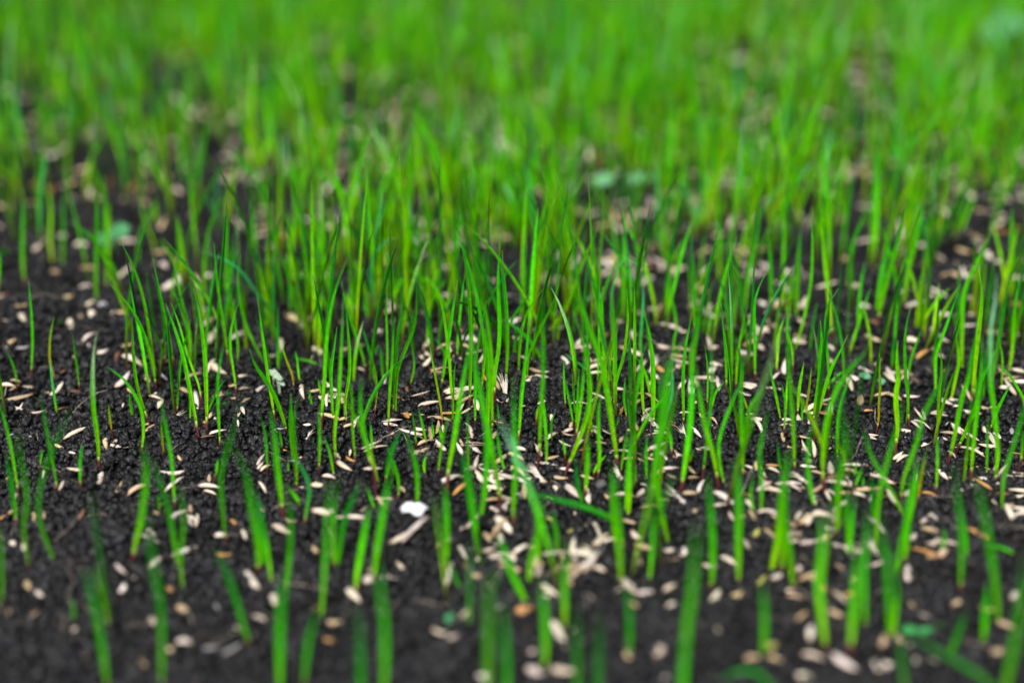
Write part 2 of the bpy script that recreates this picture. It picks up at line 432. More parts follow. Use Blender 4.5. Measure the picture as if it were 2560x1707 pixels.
SD['c2']='''
0 240 155 240 35 t;165 160 360 165 50 p;350 590 385 460 35 w;470 530 560 470 35 t;500 420 560 330 50 w;530 640 560 580 40 t;495 670 560 650 40 w;460 680 570 710 40 t;300 760 430 690 50 w;430 775 545 830 40 w
575 840 650 650 45 w;600 810 665 740 50 w;680 640 900 760 60 p;740 790 870 800 40 t;620 850 740 835 20 b;640 580 760 560 25 t;330 940 410 920 40 t;215 960 420 980 45 w;290 1130 150 1040 75 f;340 1080 520 1100 50 t
440 1030 560 1050 50 w;380 1160 470 1260 60 w;500 1170 610 1300 80 w;570 1350 580 1440 60 w;695 1200 700 1350 75 w;330 1270 370 1390 70 t;630 1090 750 1120 50 t;1000 1130 940 1040 80 f;890 880 1220 910 60 p;1000 920 1230 940 30 t
1220 900 1310 930 45 t;1250 850 1300 820 50 w;1150 1280 1240 1180 70 w;850 530 1030 530 45 t;940 420 1020 460 45 w;920 290 1040 300 40 w;1060 320 1200 330 40 t;1080 420 1190 380 60 t;1230 330 1340 420 40 t;985 780 1040 680 45 t
1080 680 1010 620 20 t;1340 660 1230 560 75 f;1220 500 1260 480 50 w;1190 590 1230 520 25 w;1600 760 1550 650 60 f;1650 630 1730 730 40 w;1815 550 1880 610 25 t;1800 560 1860 660 35 w;1720 510 1780 560 25 t;1710 840 1790 860 45 f
1360 870 1470 950 50 p;1400 810 1510 860 50 t;1480 740 1530 840 45 t;1450 910 1550 930 30 o;1370 1030 1550 1020 55 w;1420 1080 1540 1130 40 t;1590 1110 1710 1100 45 t;1690 1250 1780 1110 50 w;1600 990 1680 1060 35 t;1600 1350 1420 1220 75 f
1380 1310 1460 1320 40 t;1590 1250 1680 1250 60 t;1860 1220 2050 1370 80 w;1870 1350 1960 1340 35 w;1600 1430 1740 1380 60 t;2130 1290 2210 1420 45 w;2070 1480 2170 1450 50 t;2180 1400 2220 1500 35 t;2290 1420 2340 1410 50 w;1980 1150 2030 1150 30 t
2100 250 2340 330 75 p;2080 320 2230 350 40 w;2230 560 2290 720 50 w;2220 560 2290 560 50 w;2150 1000 2230 1040 40 w;2230 1040 2250 930 45 y;2300 1000 2330 1120 45 w;2070 1070 2110 1060 40 t;1410 590 1520 640 30 b;1540 510 1650 510 15 w
1800 130 1900 70 80 w;1820 210 1920 230 60 w;1430 260 1460 240 35 w;280 1450 420 1520 50 y;700 1480 800 1560 75 w;1020 1500 1140 1530 50 t;20 830 130 850 60 w;40 1100 130 1170 55 w;850 1240 910 1310 45 t;0 -200 100 -160 70 w
150 -200 230 -270 80 w;350 -200 480 -240 60 f;360 -110 460 -90 60 w;0 -60 120 10 50 t;150 20 220 -30 50 t;90 -560 160 -530 70 t;930 -320 1060 -310 70 w;1330 -110 1460 -90 70 w;1450 -100 1700 -60 40 t;1790 -80 1900 -100 80 w
1820 60 1930 90 90 w;2040 -60 2240 -20 80 w;1700 -660 1780 -590 90 t;1780 -1000 1850 -960 90 w;1450 -780 1530 -800 80 t;2050 -1000 2190 -880 90 t;2270 -520 2350 -480 80 w;1980 -320 2060 -280 70 w;2290 -280 2350 -230 60 w;2250 -130 2310 -80 70 w
1150 -420 1200 -400 70 w;1080 -780 1170 -750 70 t;1010 -1280 1100 -1080 90 t;570 -1380 650 -1290 90 t;1160 -960 1230 -920 80 w;980 -100 1100 -30 50 t
'''
SD['c3']='''
100 590 230 580 60 w;120 620 230 630 40 t;285 700 290 530 55 w;340 560 370 620 50 w;350 510 450 530 45 w;370 670 490 700 45 p;120 780 140 670 40 t;110 810 215 820 40 t;270 720 355 735 30 t;10 270 150 280 50 w
130 180 170 30 60 w;460 410 600 370 35 w;750 170 830 320 90 p;810 450 890 340 65 t;880 490 930 490 35 o;810 60 950 130 40 w;950 70 1050 10 55 w;920 720 980 730 50 p;1220 345 1390 360 45 w;1200 130 1300 130 60 t
1090 140 1190 150 40 w;1310 190 1380 230 30 b;1310 570 1440 670 70 p;1200 660 1400 710 55 w;1215 740 1330 720 25 w;1480 520 1650 530 60 p;1540 350 1670 430 60 w;1670 380 1760 400 45 w;1380 800 1530 760 40 w;1530 760 1650 760 55 w
1140 960 1300 890 55 p;1670 860 1700 910 40 w;1590 1020 1620 1120 60 w;1640 1110 1690 1080 40 w;1430 1240 1520 1260 35 o;1240 1310 1330 1240 65 p;1080 1280 1160 1290 45 b;800 1200 980 1220 35 w;720 1080 750 1220 40 w;700 1030 810 1060 55 t
770 1250 890 1280 40 w;670 1240 750 1240 50 t;540 1220 610 1330 45 p;540 1060 600 1030 35 t;430 1050 480 1070 35 t;290 1000 440 1020 45 w;340 1140 220 1100 70 f;260 1180 350 1200 40 t;0 1010 100 1060 50 w;10 990 80 990 35 o
220 1190 270 1220 25 w;320 1430 620 1460 80 w;480 1490 610 1560 45 w;1370 1530 1540 1420 70 w;1530 1460 1570 1510 20 w;1790 1060 1830 990 35 o;1765 1290 1800 1190 40 w;1810 1250 1920 1100 55 w;1870 1000 2070 1030 20 t;1870 880 2000 860 25 w
1940 1110 2040 1150 60 w;2040 1190 2240 1070 55 w;2260 1050 2350 1080 45 w;2050 1270 2080 1390 45 w;2090 1260 2210 1260 30 b;2230 1290 2350 1270 45 w;2160 1390 2250 1350 25 t;2160 1430 2285 1480 45 w;2090 1480 2150 1470 40 w;2030 680 2060 830 60 w
2090 680 2120 750 50 w;1970 690 2000 620 40 w;2210 700 2260 640 45 g;2130 750 2240 780 35 g;1950 450 2030 480 45 t;2140 270 2220 270 60 w;2130 940 2190 950 40 w;2240 1090 2280 1110 25 w;0 1410 60 1430 50 w;300 340 380 380 50 w
280 -420 370 -560 80 w;60 -500 130 -520 80 w;150 -770 210 -790 90 w;220 -150 350 -130 80 w;130 -240 210 -280 60 w;550 -120 620 -20 60 w;750 -660 840 -670 100 w;850 -200 1030 -150 70 t;720 -100 850 -80 50 b;840 -480 930 -460 90 w
1260 -160 1380 -150 80 w;1280 -500 1380 -460 70 w;1480 -230 1590 -330 100 w;1520 -400 1740 -380 60 w;1590 -200 1640 -130 60 w;1520 -100 1600 0 60 w;1460 -550 1560 -640 70 w;1620 -780 1780 -740 110 t;1730 -1000 1850 -960 110 t;1840 -1110 1950 -1030 110 w
1940 -980 2080 -860 120 w;2000 -240 2160 -200 60 t;2270 -210 2340 -210 60 w;1820 -560 1930 -480 70 t;1840 -420 1930 -410 60 w;660 -880 730 -930 90 t;1370 -1030 1470 -1020 110 w;940 -330 1000 -310 60 b
'''
SD['b4']='''
1170 720 1340 650 60 w;1030 820 1080 730 70 w;770 780 870 850 50 w;820 980 910 850 60 w;1030 930 1110 1000 55 t;1090 890 1200 990 60 o;160 890 230 960 60 t;240 970 300 1000 50 w;0 1240 150 1190 60 w;150 1190 250 1110 65 t
480 820 550 800 50 t;640 680 700 620 40 w;480 1190 540 1290 60 w;640 1210 710 1260 70 t;1000 1140 1090 1220 65 w;920 1390 1010 1470 60 t;1190 1060 1300 1120 80 t;1210 1310 1290 1320 80 w;1110 1280 1190 1400 80 t;1620 830 1780 960 80 w
1830 980 1880 1060 80 w;1530 480 1630 520 45 o;1630 550 1680 620 40 w;1850 530 2020 590 55 w;2100 420 2250 430 70 w;1460 590 1540 600 60 w;1460 720 1580 720 40 o;2110 670 2150 700 50 t;1400 1360 1470 1350 60 g;1510 1400 1640 1320 60 g
1720 1140 1790 1160 60 w;2230 1180 2310 1180 80 t;2220 1290 2270 1300 60 o;140 640 200 720 55 w;70 640 130 660 50 w;220 450 250 490 30 t;1000 540 1050 580 50 w
'''
SD['b5']='''
850 560 950 440 40 w;340 680 540 560 55 w;400 720 600 540 50 w;370 770 470 850 40 w;720 960 750 780 60 w;960 740 1130 760 70 w;970 700 1050 680 50 w;810 870 1050 880 65 t;880 850 940 730 50 w;650 660 780 600 40 t
1050 460 1170 590 70 w;970 570 1020 640 50 t;1090 330 1150 350 40 w;1100 430 1130 370 50 w;1240 640 1400 710 60 t;1370 450 1470 500 40 y;1530 580 1630 520 40 y;1470 570 1520 620 40 t;1560 870 1680 750 60 w;1560 700 1610 760 60 w
1280 780 1400 780 60 t;1260 850 1390 840 50 t;1360 910 1490 1010 60 w;1180 1120 1310 1080 95 o;1440 1170 1520 1370 80 w;1250 1480 1400 1510 90 w;1410 1500 1600 1520 90 w;1300 1370 1370 1380 80 w;270 870 400 880 70 w;150 900 250 880 80 w
30 930 150 1040 80 w;300 430 380 330 35 b;790 620 860 750 50 w;1640 550 1700 480 40 t;1700 480 1760 610 50 w;1970 570 2040 620 60 w;1990 650 2110 690 75 t;2000 700 2040 800 60 t;1890 870 2000 1000 80 w;2010 980 2120 970 60 w
1960 1060 2080 1080 70 t;2100 1080 2300 1050 70 w;2190 960 2270 920 70 w;2160 700 2320 690 50 w;2160 750 2300 740 50 t;640 1240 720 1260 60 w;720 1290 820 1260 60 w;1890 1310 1960 1420 90 t;2120 1400 2220 1300 90 w;1920 1470 2010 1470 100 t
930 1550 1030 1550 90 w
'''
SD['b6']='''
420 600 470 680 45 w;570 540 640 610 50 t;490 600 550 540 50 y;600 890 720 850 60 w;500 940 610 850 55 y;320 1010 500 960 70 t;180 1100 290 960 75 w;210 1270 290 1180 85 w;130 1190 280 1200 60 w;620 950 780 970 60 w
720 1000 830 1020 50 t;770 1170 880 1100 50 t;1010 1100 1090 1140 60 t;970 940 1040 970 60 o;1040 970 1120 1050 40 w;1030 790 1180 840 50 t;1130 990 1180 980 50 o;1140 900 1190 880 60 t;1180 700 1260 790 30 o;860 1290 910 1180 70 w
820 1380 980 1420 85 w;1020 1390 1190 1500 90 w;550 1340 700 1320 80 y;430 1430 560 1420 90 t;590 1400 730 1450 95 t;1270 1470 1500 1490 100 w;1550 1440 1760 1440 100 w;1330 1340 1400 1260 90 t;1440 1260 1520 1310 80 t;1510 920 1560 780 60 w
1540 620 1620 560 50 w;1850 1060 1920 1050 60 t;1510 1010 1580 1080 50 t;2220 1020 2300 930 65 w;2030 1080 2130 1090 60 y;2090 1400 2200 1360 80 t;960 490 1040 560 45 w;270 720 380 790 60 w;170 790 240 800 60 w;0 720 50 680 70 w
790 1530 900 1568 80 w;2160 1180 2230 1210 70 t
'''
NGRASS = 16500
NSEED = 6500

# ---------------------------------------------------------------- helpers
CF = np.array([0, math.cos(TILT), -math.sin(TILT)])
CU = np.array([0, math.sin(TILT), math.cos(TILT)])
CR = np.array([1.0, 0, 0])
CAM = np.array([0, 0, CAM_H])

def ray(px, py):
    return CF + CR*((px-1280)/FPX) - CU*((py-853.5)/FPX)
def depth_of(p):
    return float(np.dot(np.asarray(p)-CAM, CF))
def project(p):
    d = np.asarray(p)-CAM; z = d@CF
    return 1280+FPX*(d@CR)/z, 853.5-FPX*(d@CU)/z, z

def _h2(ix, iy, s):
    n = (ix.astype(np.int64)*374761393 + iy.astype(np.int64)*668265263 + s*982451653) & 0xffffffff
    n = ((n ^ (n >> 13))*1274126177) & 0xffffffff
    return ((n ^ (n >> 16)) & 0xffffff)/float(0xffffff)
def vnoise(x, y, s):
    x = np.asarray(x, float); y = np.asarray(y, float)
    ix = np.floor(x); iy = np.floor(y); fx = x-ix; fy = y-iy
    fx = fx*fx*(3-2*fx); fy = fy*fy*(3-2*fy)
    a = _h2(ix, iy, s); b = _h2(ix+1, iy, s); c = _h2(ix, iy+1, s); d = _h2(ix+1, iy+1, s)
    return (a*(1-fx)+b*fx)*(1-fy)+(c*(1-fx)+d*fx)*fy - 0.5
def H(x, y):
    """height of the soil in metres"""
    return (0.0075*vnoise(x/0.060+3.1, y/0.050+7.7, 1) + 0.0045*vnoise(x/0.021, y/0.019, 2)
            + 0.0034*vnoise(x/0.0085+9, y/0.0080, 3)
            + 0.0013*vnoise(x/0.0040, y/0.0038+5, 4))
def on_soil(px, py):
    r = ray(px, py); z = 0.0
    for _ in range(6):
        t = (z-CAM_H)/r[2]
        p = CAM+r*t
        z = z*0.3+0.7*float(H(p[0], p[1]))
    t = (z-CAM_H)/r[2]; p = CAM+r*t
    return np.array([p[0], p[1], float(H(p[0], p[1]))])

COLS = bpy.data.collections.new("scene_objects"); SC.collection.children.link(COLS)
def mesh_from(name, V, F, C=None, mat=None, smooth=True):
    me = bpy.data.meshes.new(name)
    me.from_pydata([tuple(map(float, v)) for v in V], [], F)
    if smooth: me.polygons.foreach_set("use_smooth", [True]*len(me.polygons))
    if C is not None:
        at = me.color_attributes.new("Col", 'FLOAT_COLOR', 'POINT')
        C = np.asarray(C, np.float32); 
        if C.shape[1] == 3: C = np.hstack([C, np.ones((len(C), 1), np.float32)])
        at.data.foreach_set("color", C.ravel())
    if mat: me.materials.append(mat)
    me.update()
    return me
def big_mesh(name, V, F4, C, mat):
    """arrays of vertices, quads and colours to one mesh"""
    me = bpy.data.meshes.new(name)
    V = np.asarray(V, np.float32); F4 = np.asarray(F4, np.int32)
    me.vertices.add(len(V)); me.vertices.foreach_set("co", V.ravel())
    me.loops.add(F4.size); me.loops.foreach_set("vertex_index", F4.ravel())
    me.polygons.add(len(F4))
    me.polygons.foreach_set("loop_start", np.arange(len(F4), dtype=np.int32)*4)
    me.polygons.foreach_set("use_smooth", np.ones(len(F4), bool))
    me.update(calc_edges=True)
    if C is not None:
        at = me.color_attributes.new("Col", 'FLOAT_COLOR', 'POINT')
        C = np.asarray(C, np.float32)
        if C.shape[1] == 3: C = np.hstack([C, np.ones((len(C), 1), np.float32)])
        at.data.foreach_set("color", C.ravel())
    if mat: me.materials.append(mat)
    return me
def link(name, data, parent=None, loc=None):
    o = bpy.data.objects.new(name, data); COLS.objects.link(o)
    if loc is not None: o.location = [float(c) for c in loc]
    if parent is not None: o.parent = parent
    return o
def tag(o, label=None, cat=None, group=None, kind=None):
    if label: o["label"] = label
    if cat: o["category"] = cat
    if group: o["group"] = group
    if kind: o["kind"] = kind

# ---------------------------------------------------------------- materials
def mat_leaf():
    m = bpy.data.materials.new("leaf"); m.use_nodes = True; nt = m.node_tree
    b = nt.nodes["Principled BSDF"]; out = nt.nodes["Material Output"]
    at = nt.nodes.new("ShaderNodeAttribute"); at.attribute_name = "Col"
    tc = nt.nodes.new("ShaderNodeTexCoord")
    no = nt.nodes.new("ShaderNodeTexNoise"); no.inputs["Scale"].default_value = 700; no.inputs["Detail"].default_value = 3
    mp = nt.nodes.new("ShaderNodeMapRange"); mp.inputs[1].default_value = 0.3; mp.inputs[2].default_value = 0.7
    mp.inputs[3].default_value = 0.8; mp.inputs[4].default_value = 1.2
    mx = nt.nodes.new("ShaderNodeVectorMath"); mx.operation = 'SCALE'
    nt.links.new(tc.outputs["Object"], no.inputs["Vector"])
    nt.links.new(no.outputs[0], mp.inputs[0])
    nt.links.new(at.outputs["Color"], mx.inputs[0]); nt.links.new(mp.outputs[0], mx.inputs["Scale"])
    nt.links.new(mx.outputs[0], b.inputs["Base Color"])
    b.inputs["Roughness"].default_value = 0.42
    b.inputs["Specular IOR Level"].default_value = 0.06
    tr = nt.nodes.new("ShaderNodeBsdfTranslucent")
    nt.links.new(mx.outputs[0], tr.inputs["Color"])
    ms = nt.nodes.new("ShaderNodeMixShader"); ms.inputs[0].default_value = 0.35
    nt.links.new(b.outputs[0], ms.inputs[1]); nt.links.new(tr.outputs[0], ms.inputs[2])
    nt.links.new(ms.outputs[0], out.inputs["Surface"])
    return m
def mat_col(name, rough, nscale, lo, hi, spec=0.3, bump=0.0):
    m = bpy.data.materials.new(name); m.use_nodes = True; nt = m.node_tree
    b = nt.nodes["Principled BSDF"]
    at = nt.nodes.new("ShaderNodeAttribute"); at.attribute_name = "Col"
    tc = nt.nodes.new("ShaderNodeTexCoord")
    no = nt.nodes.new("ShaderNodeTexNoise"); no.inputs["Scale"].default_value = nscale; no.inputs["Detail"].default_value = 4
    mp = nt.nodes.new("ShaderNodeMapRange"); mp.inputs[1].default_value = 0.3; mp.inputs[2].default_value = 0.7
    mp.inputs[3].default_value = lo; mp.inputs[4].default_value = hi
    mx = nt.nodes.new("ShaderNodeVectorMath"); mx.operation = 'SCALE'
    nt.links.new(tc.outputs["Object"], no.inputs["Vector"]); nt.links.new(no.outputs[0], mp.inputs[0])
    nt.links.new(at.outputs["Color"], mx.inputs[0]); nt.links.new(mp.outputs[0], mx.inputs["Scale"])
    nt.links.new(mx.outputs[0], b.inputs["Base Color"])
    b.inputs["Roughness"].default_value = rough; b.inputs["Specular IOR Level"].default_value = spec
    if bump:
        bp = nt.nodes.new("ShaderNodeBump"); bp.inputs["Strength"].default_value = bump; bp.inputs["Distance"].default_value = 0.0002
        nt.links.new(no.outputs[0], bp.inputs["Height"]); nt.links.new(bp.outputs[0], b.inputs["Normal"])
    return m
def mat_soil():
    m = bpy.data.materials.new("soil"); m.use_nodes = True; nt = m.node_tree
    b = nt.nodes["Principled BSDF"]
    tc = nt.nodes.new("ShaderNodeNewGeometry")
    no = nt.nodes.new("ShaderNodeTexNoise"); no.inputs["Scale"].default_value = 900; no.inputs["Detail"].default_value = 6
    n2 = nt.nodes.new("ShaderNodeTexNoise"); n2.inputs["Scale"].default_value = 90; n2.inputs["Detail"].default_value = 3
    cr = nt.nodes.new("ShaderNodeValToRGB")
    cr.color_ramp.elements[0].position = 0.38; cr.color_ramp.elements[0].color = (0.0012, 0.0011, 0.0013, 1)
    cr.color_ramp.elements[1].position = 0.72; cr.color_ramp.elements[1].color = (0.0190, 0.0184, 0.0222, 1)
    ad = nt.nodes.new("ShaderNodeMath"); ad.operation = 'ADD'
    m2 = nt.nodes.new("ShaderNodeMath"); m2.operation = 'MULTIPLY'; m2.inputs[1].default_value = 0.5
    for n in (no, n2): nt.links.new(tc.outputs["Position"], n.inputs["Vector"])
    nt.links.new(no.outputs[0], ad.inputs[0]); nt.links.new(n2.outputs[0], ad.inputs[1])
    nt.links.new(ad.outputs[0], m2.inputs[0]); nt.links.new(m2.outputs[0], cr.inputs[0])
    nt.links.new(cr.outputs[0], b.inputs["Base Color"])
    b.inputs["Roughness"].default_value = 0.36; b.inputs["Specular IOR Level"].default_value = 0.30
    bp = nt.nodes.new("ShaderNodeBump"); bp.inputs["Strength"].default_value = 0.8; bp.inputs["Distance"].default_value = 0.0003
    n3 = nt.nodes.new("ShaderNodeTexNoise"); n3.inputs["Scale"].default_value = 2600; n3.inputs["Detail"].default_value = 4
    nt.links.new(tc.outputs["Position"], n3.inputs["Vector"])
    nt.links.new(n3.outputs[0], bp.inputs["Height"]); nt.links.new(bp.outputs[0], b.inputs["Normal"])
    return m
M_LEAF = mat_leaf()
M_STEM = mat_col("stem", 0.4, 900, 0.8, 1.25, 0.4)
M_SEED = mat_col("husk", 0.55, 1500, 0.82, 1.15, 0.3, 0.6)
M_SOIL = mat_soil()

# ---------------------------------------------------------------- the soil: one sheet, finer near the camera
def build_soil():
    nr, nc = 900, 460
    Y = 0.09*np.exp(np.linspace(0, math.log(6.0/0.09), nr))
    # more rows where the picture is sharp
    s = np.linspace(0, 1, nr); Y = np.interp(s, [0, 0.10, 0.72, 0.9, 1.0], [0.09, 0.19, 0.62, 1.4, 6.0])
    u = np.linspace(-1, 1, nc)
    X = u[None, :]*(0.52*Y[:, None]+0.07); YY = np.repeat(Y[:, None], nc, 1)
    Z = H(X, YY)
    # granular clods
    fade = np.clip((1.2-YY)/0.6, 0, 1)
    Z = Z + fade*(0.0016*np.abs(vnoise(X/0.0042, YY/0.0042, 5)) + 0.0011*np.abs(vnoise(X/0.0019, YY/0.0019, 6))) - 0.0012
    V = np.stack([X, YY, Z], -1).reshape(-1, 3)
    i = np.arange(nr-1)[:, None]*nc+np.arange(nc-1)[None, :]
    F = np.stack([i, i+1, i+nc+1, i+nc], -1).reshape(-1, 4)
    n = len(V)
    far = np.array([[-60, -20, -.006], [60, -20, -.006], [60, 120, -.006], [-60, 120, -.006]])
    V = np.vstack([V, far]); F = np.vstack([F, [[n, n+1, n+2, n+3]]])
    me = big_mesh("soil", V, F, None, M_SOIL)
    o = link("soil", me); tag(o, "dark crumbly potting soil under the seedlings", "soil", kind="structure")
    return o
build_soil()

def build_crumbs(n=210000):
    rng = np.random.default_rng(11)
    # area density falls with distance, crumb size grows a little with it
    q = rng.random(n)
    y0, y1 = 0.17, 1.7
    k = 1.1                                     # pdf over Y ~ Y^-k (width included)
    a = 1-k-0.4
    Y = (y0**a + q*(y1**a-y0**a))**(1/a)
    X = (rng.random(n)*2-1)*(0.42*Y+0.03)
    r = np.exp(rng.normal(0, 0.42, n))*0.00050*np.clip(Y/0.36, 0.9, 3.2)**0.75
    r = np.clip(r, 0.0002, 0.0012)
    big = rng.random(n) < 0.02; r[big] *= rng.uniform(1.6, 3.4, big.sum())
    lump = vnoise(X/0.012, Y/0.012, 21)
    r *= 1+0.7*lump; r = np.minimum(r, 0.0013)
    Z = H(X, Y)+r*rng.uniform(-0.6, 1.1, n)+np.clip(lump, 0, 1)*0.0012
    me = bpy.data.meshes.new("soil_crumbs")
    me.vertices.add(n); me.vertices.foreach_set("co", np.stack([X, Y, Z], -1).astype(np.float32).ravel())
    at = me.attributes.new("scl", 'FLOAT', 'POINT'); at.data.foreach_set("value", r.astype(np.float32))
    at = me.attributes.new("rot", 'FLOAT_VECTOR', 'POINT')
    at.data.foreach_set("vector", (rng.random((n, 3))*6.283).astype(np.float32).ravel())
    me.update()
    o = link("soil_crumbs", me); tag(o, "fine black soil crumbs covering the ground", "soil crumbs", kind="stuff")
    g = bpy.data.node_groups.new("crumbs", 'GeometryNodeTree')
    g.interface.new_socket("Geometry", in_out='INPUT', socket_type='NodeSocketGeometry')
    g.interface.new_socket("Geometry", in_out='OUTPUT', socket_type='NodeSocketGeometry')
    N = g.nodes; L = g.links
    gi = N.new("NodeGroupInput"); go = N.new("NodeGroupOutput")
    iop = N.new("GeometryNodeInstanceOnPoints"); L.new(gi.outputs[0], iop.inputs["Points"])
    join = N.new("GeometryNodeJoinGeometry")
    for v in range(6):
        ico = N.new("GeometryNodeMeshIcoSphere"); ico.inputs["Radius"].default_value = 1.0; ico.inputs["Subdivisions"].default_value = 3
        pos = N.new("GeometryNodeInputPosition")
        off = N.new("ShaderNodeVectorMath"); off.operation = 'ADD'; off.inputs[1].default_value = (v*7.3, v*3.1, v*5.7)
        nz = N.new("ShaderNodeTexNoise"); nz.inputs["Scale"].default_value = 1.25; nz.inputs["Detail"].default_value = 3.0; nz.inputs["Roughness"].default_value = 0.6
        L.new(pos.outputs[0], off.inputs[0]); L.new(off.outputs[0], nz.inputs["Vector"])
        ma = N.new("ShaderNodeMath"); ma.operation = 'MULTIPLY_ADD'; ma.inputs[1].default_value = 2.2; ma.inputs[2].default_value = -0.15
        L.new(nz.outputs[0], ma.inputs[0])
        sc = N.new("ShaderNodeVectorMath"); sc.operation = 'SCALE'
        L.new(pos.outputs[0], sc.inputs[0]); L.new(ma.outputs[0], sc.inputs["Scale"])
        sp = N.new("GeometryNodeSetPosition"); L.new(ico.outputs["Mesh"], sp.inputs["Geometry"]); L.new(sc.outputs[0], sp.inputs["Position"])
        sm = N.new("GeometryNodeSetMaterial"); sm.inputs["Material"].default_value = M_SOIL
        ss = N.new("GeometryNodeSetShadeSmooth")
        L.new(sp.outputs[0], ss.inputs[0]); L.new(ss.outputs[0], sm.inputs[0])
        ti = N.new("GeometryNodeGeometryToInstance"); L.new(sm.outputs[0], ti.inputs[0]); L.new(ti.outputs[0], join.inputs[0])
    L.new(join.outputs[0], iop.inputs["Instance"])
    iop.inputs["Pick Instance"].default_value = True
    s = N.new("GeometryNodeInputNamedAttribute"); s.data_type = 'FLOAT'; s.inputs["Name"].default_value = "scl"
    r_ = N.new("GeometryNodeInputNamedAttribute"); r_.data_type = 'FLOAT_VECTOR'; r_.inputs["Name"].default_value = "rot"
    L.new(s.outputs[0], iop.inputs["Scale"]); L.new(r_.outputs[0], iop.inputs["Rotation"])
    L.new(iop.outputs[0], go.inputs[0])
    md = o.modifiers.new("crumbs", 'NODES'); md.node_group = g
build_crumbs()
# ---------------------------------------------------------------- leaves
PAL = {  # base, middle, tip: the plant's own colours
 'g': ((0.200, 0.540, 0.002), (0.078, 0.500, 0.001), (0.024, 0.350, 0.006)),
 'y': ((0.320, 0.600, 0.002), (0.160, 0.560, 0.001), (0.060, 0.430, 0.002)),
 't': ((0.130, 0.460, 0.010), (0.024, 0.340, 0.045), (0.045, 0.380, 0.130)),
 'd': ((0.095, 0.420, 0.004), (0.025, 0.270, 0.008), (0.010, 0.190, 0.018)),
 'b': ((0.200, 0.540, 0.002), (0.078, 0.500, 0.001), (0.220, 0.540, 0.280)),
 'o': ((0.420, 0.270, 0.008), (0.220, 0.330, 0.004), (0.070, 0.360, 0.003)),
}
def spline(P, n):
    """Catmull-Rom through P, n evenly spaced points"""
    P = np.asarray(P, float)
    if len(P) == 2: P = np.array([P[0], P[0]*.5+P[1]*.5, P[1]])
    E = np.vstack([2*P[0]-P[1], P, 2*P[-1]-P[-2]])
    out = []
    for i in range(1, len(E)-2):
        a, b, c, d = E[i-1], E[i], E[i+1], E[i+2]
        for t in np.linspace(0, 1, 10, endpoint=False):
            out.append(0.5*((2*b)+(-a+c)*t+(2*a-5*b+4*c-d)*t*t+(-a+3*b-3*c+d)*t**3))
    out.append(P[-1]); out = np.array(out)
    L = np.concatenate([[0], np.cumsum(np.linalg.norm(np.diff(out, axis=0), axis=1))])
    s = np.linspace(0, L[-1], n)
    return np.stack([np.interp(s, L, out[:, k]) for k in range(3)], 1), L[-1]
def frames(P, view, yaw, twist=0.0):
    T = np.gradient(P, axis=0); T /= np.linalg.norm(T, axis=1)[:, None]+1e-12
    S = np.cross(T, view); S /= np.linalg.norm(S, axis=1)[:, None]+1e-12
    N = np.cross(S, T)
    a = yaw+twist*np.linspace(0, 1, len(P)); c, s = np.cos(a)[:, None], np.sin(a)[:, None]
    return T, S*c+N*s, N*c-S*s
# half cross-section of a channelled leaf: across, up
SEC = [(-1, .34), (-.62, .10), (-.3, -.02), (-.07, -.12), (.07, -.12), (.3, -.02), (.62, .10), (1, .34)]
def leaf_arrays(P, hw, view, yaw, twist, kind, rng, sec=SEC, thick=0.00016, t0=0.0):
    n = len(P); T, S, N = frames(P, view, yaw, twist)
    t = np.linspace(0, 1, n)
    prof = 0.66+0.34*np.clip(t/0.3, 0, 1)
    tip = np.clip((t-0.45)/0.55, 0, 1)
    W = hw*prof*np.clip(1-tip**2.4, 0.07, 1)
    m = len(sec); V = []; C = []
    a, b, c = [np.array(x) for x in PAL[kind]]
    j = rng.uniform(0.82, 1.2) if sec is SEC else rng.uniform(0.5, 1.45); hue = rng.uniform(-0.25, 0.35)
    for i in range(n):
        g = t0+(1-t0)*t[i]
        if kind == 'b': k1, k2 = np.clip(g/0.35, 0, 1), np.clip((g-0.5)/0.3, 0, 1)
        else: k1, k2 = np.clip(g/0.40, 0, 1), np.clip((g-0.40)/0.6, 0, 1)
        col = (a*(1-k1)+b*k1)*(1-k2)+c*k2
        col = col*j*np.array([1+hue, 1.0, 1-hue])
        if sec is not SEC: col = col*np.array([1.22, 1.08, 1.0])
        if t[i] > 0.965: col = col*0.5+np.array([.25, .33, .12])*0.5
        f = W[i]
        th = thick*min(1, W[i]/hw+.2)
        for side in (1, -1):
            for q, (x, y) in enumerate(sec if side == 1 else sec[::-1]):
                V.append(P[i]+S[i]*(x*f)+N[i]*(y*f+side*th*0.5))
                vein = 1.0-0.28*(abs(x) < 0.1)+0.22*(0.2 < abs(x) < 0.5)-0.10*(0.5 < abs(x) < 0.8)
                C.append(col*vein)
    k = 2*m; F = []
    for i in range(n-1):
        for q in range(k):
            r = (q+1) % k
            F.append((i*k+q, i*k+r, (i+1)*k+r, (i+1)*k+q))
    F.append(tuple(range((n-1)*k, n*k))); F.append(tuple(range(k-1, -1, -1)))
    return V, F, C
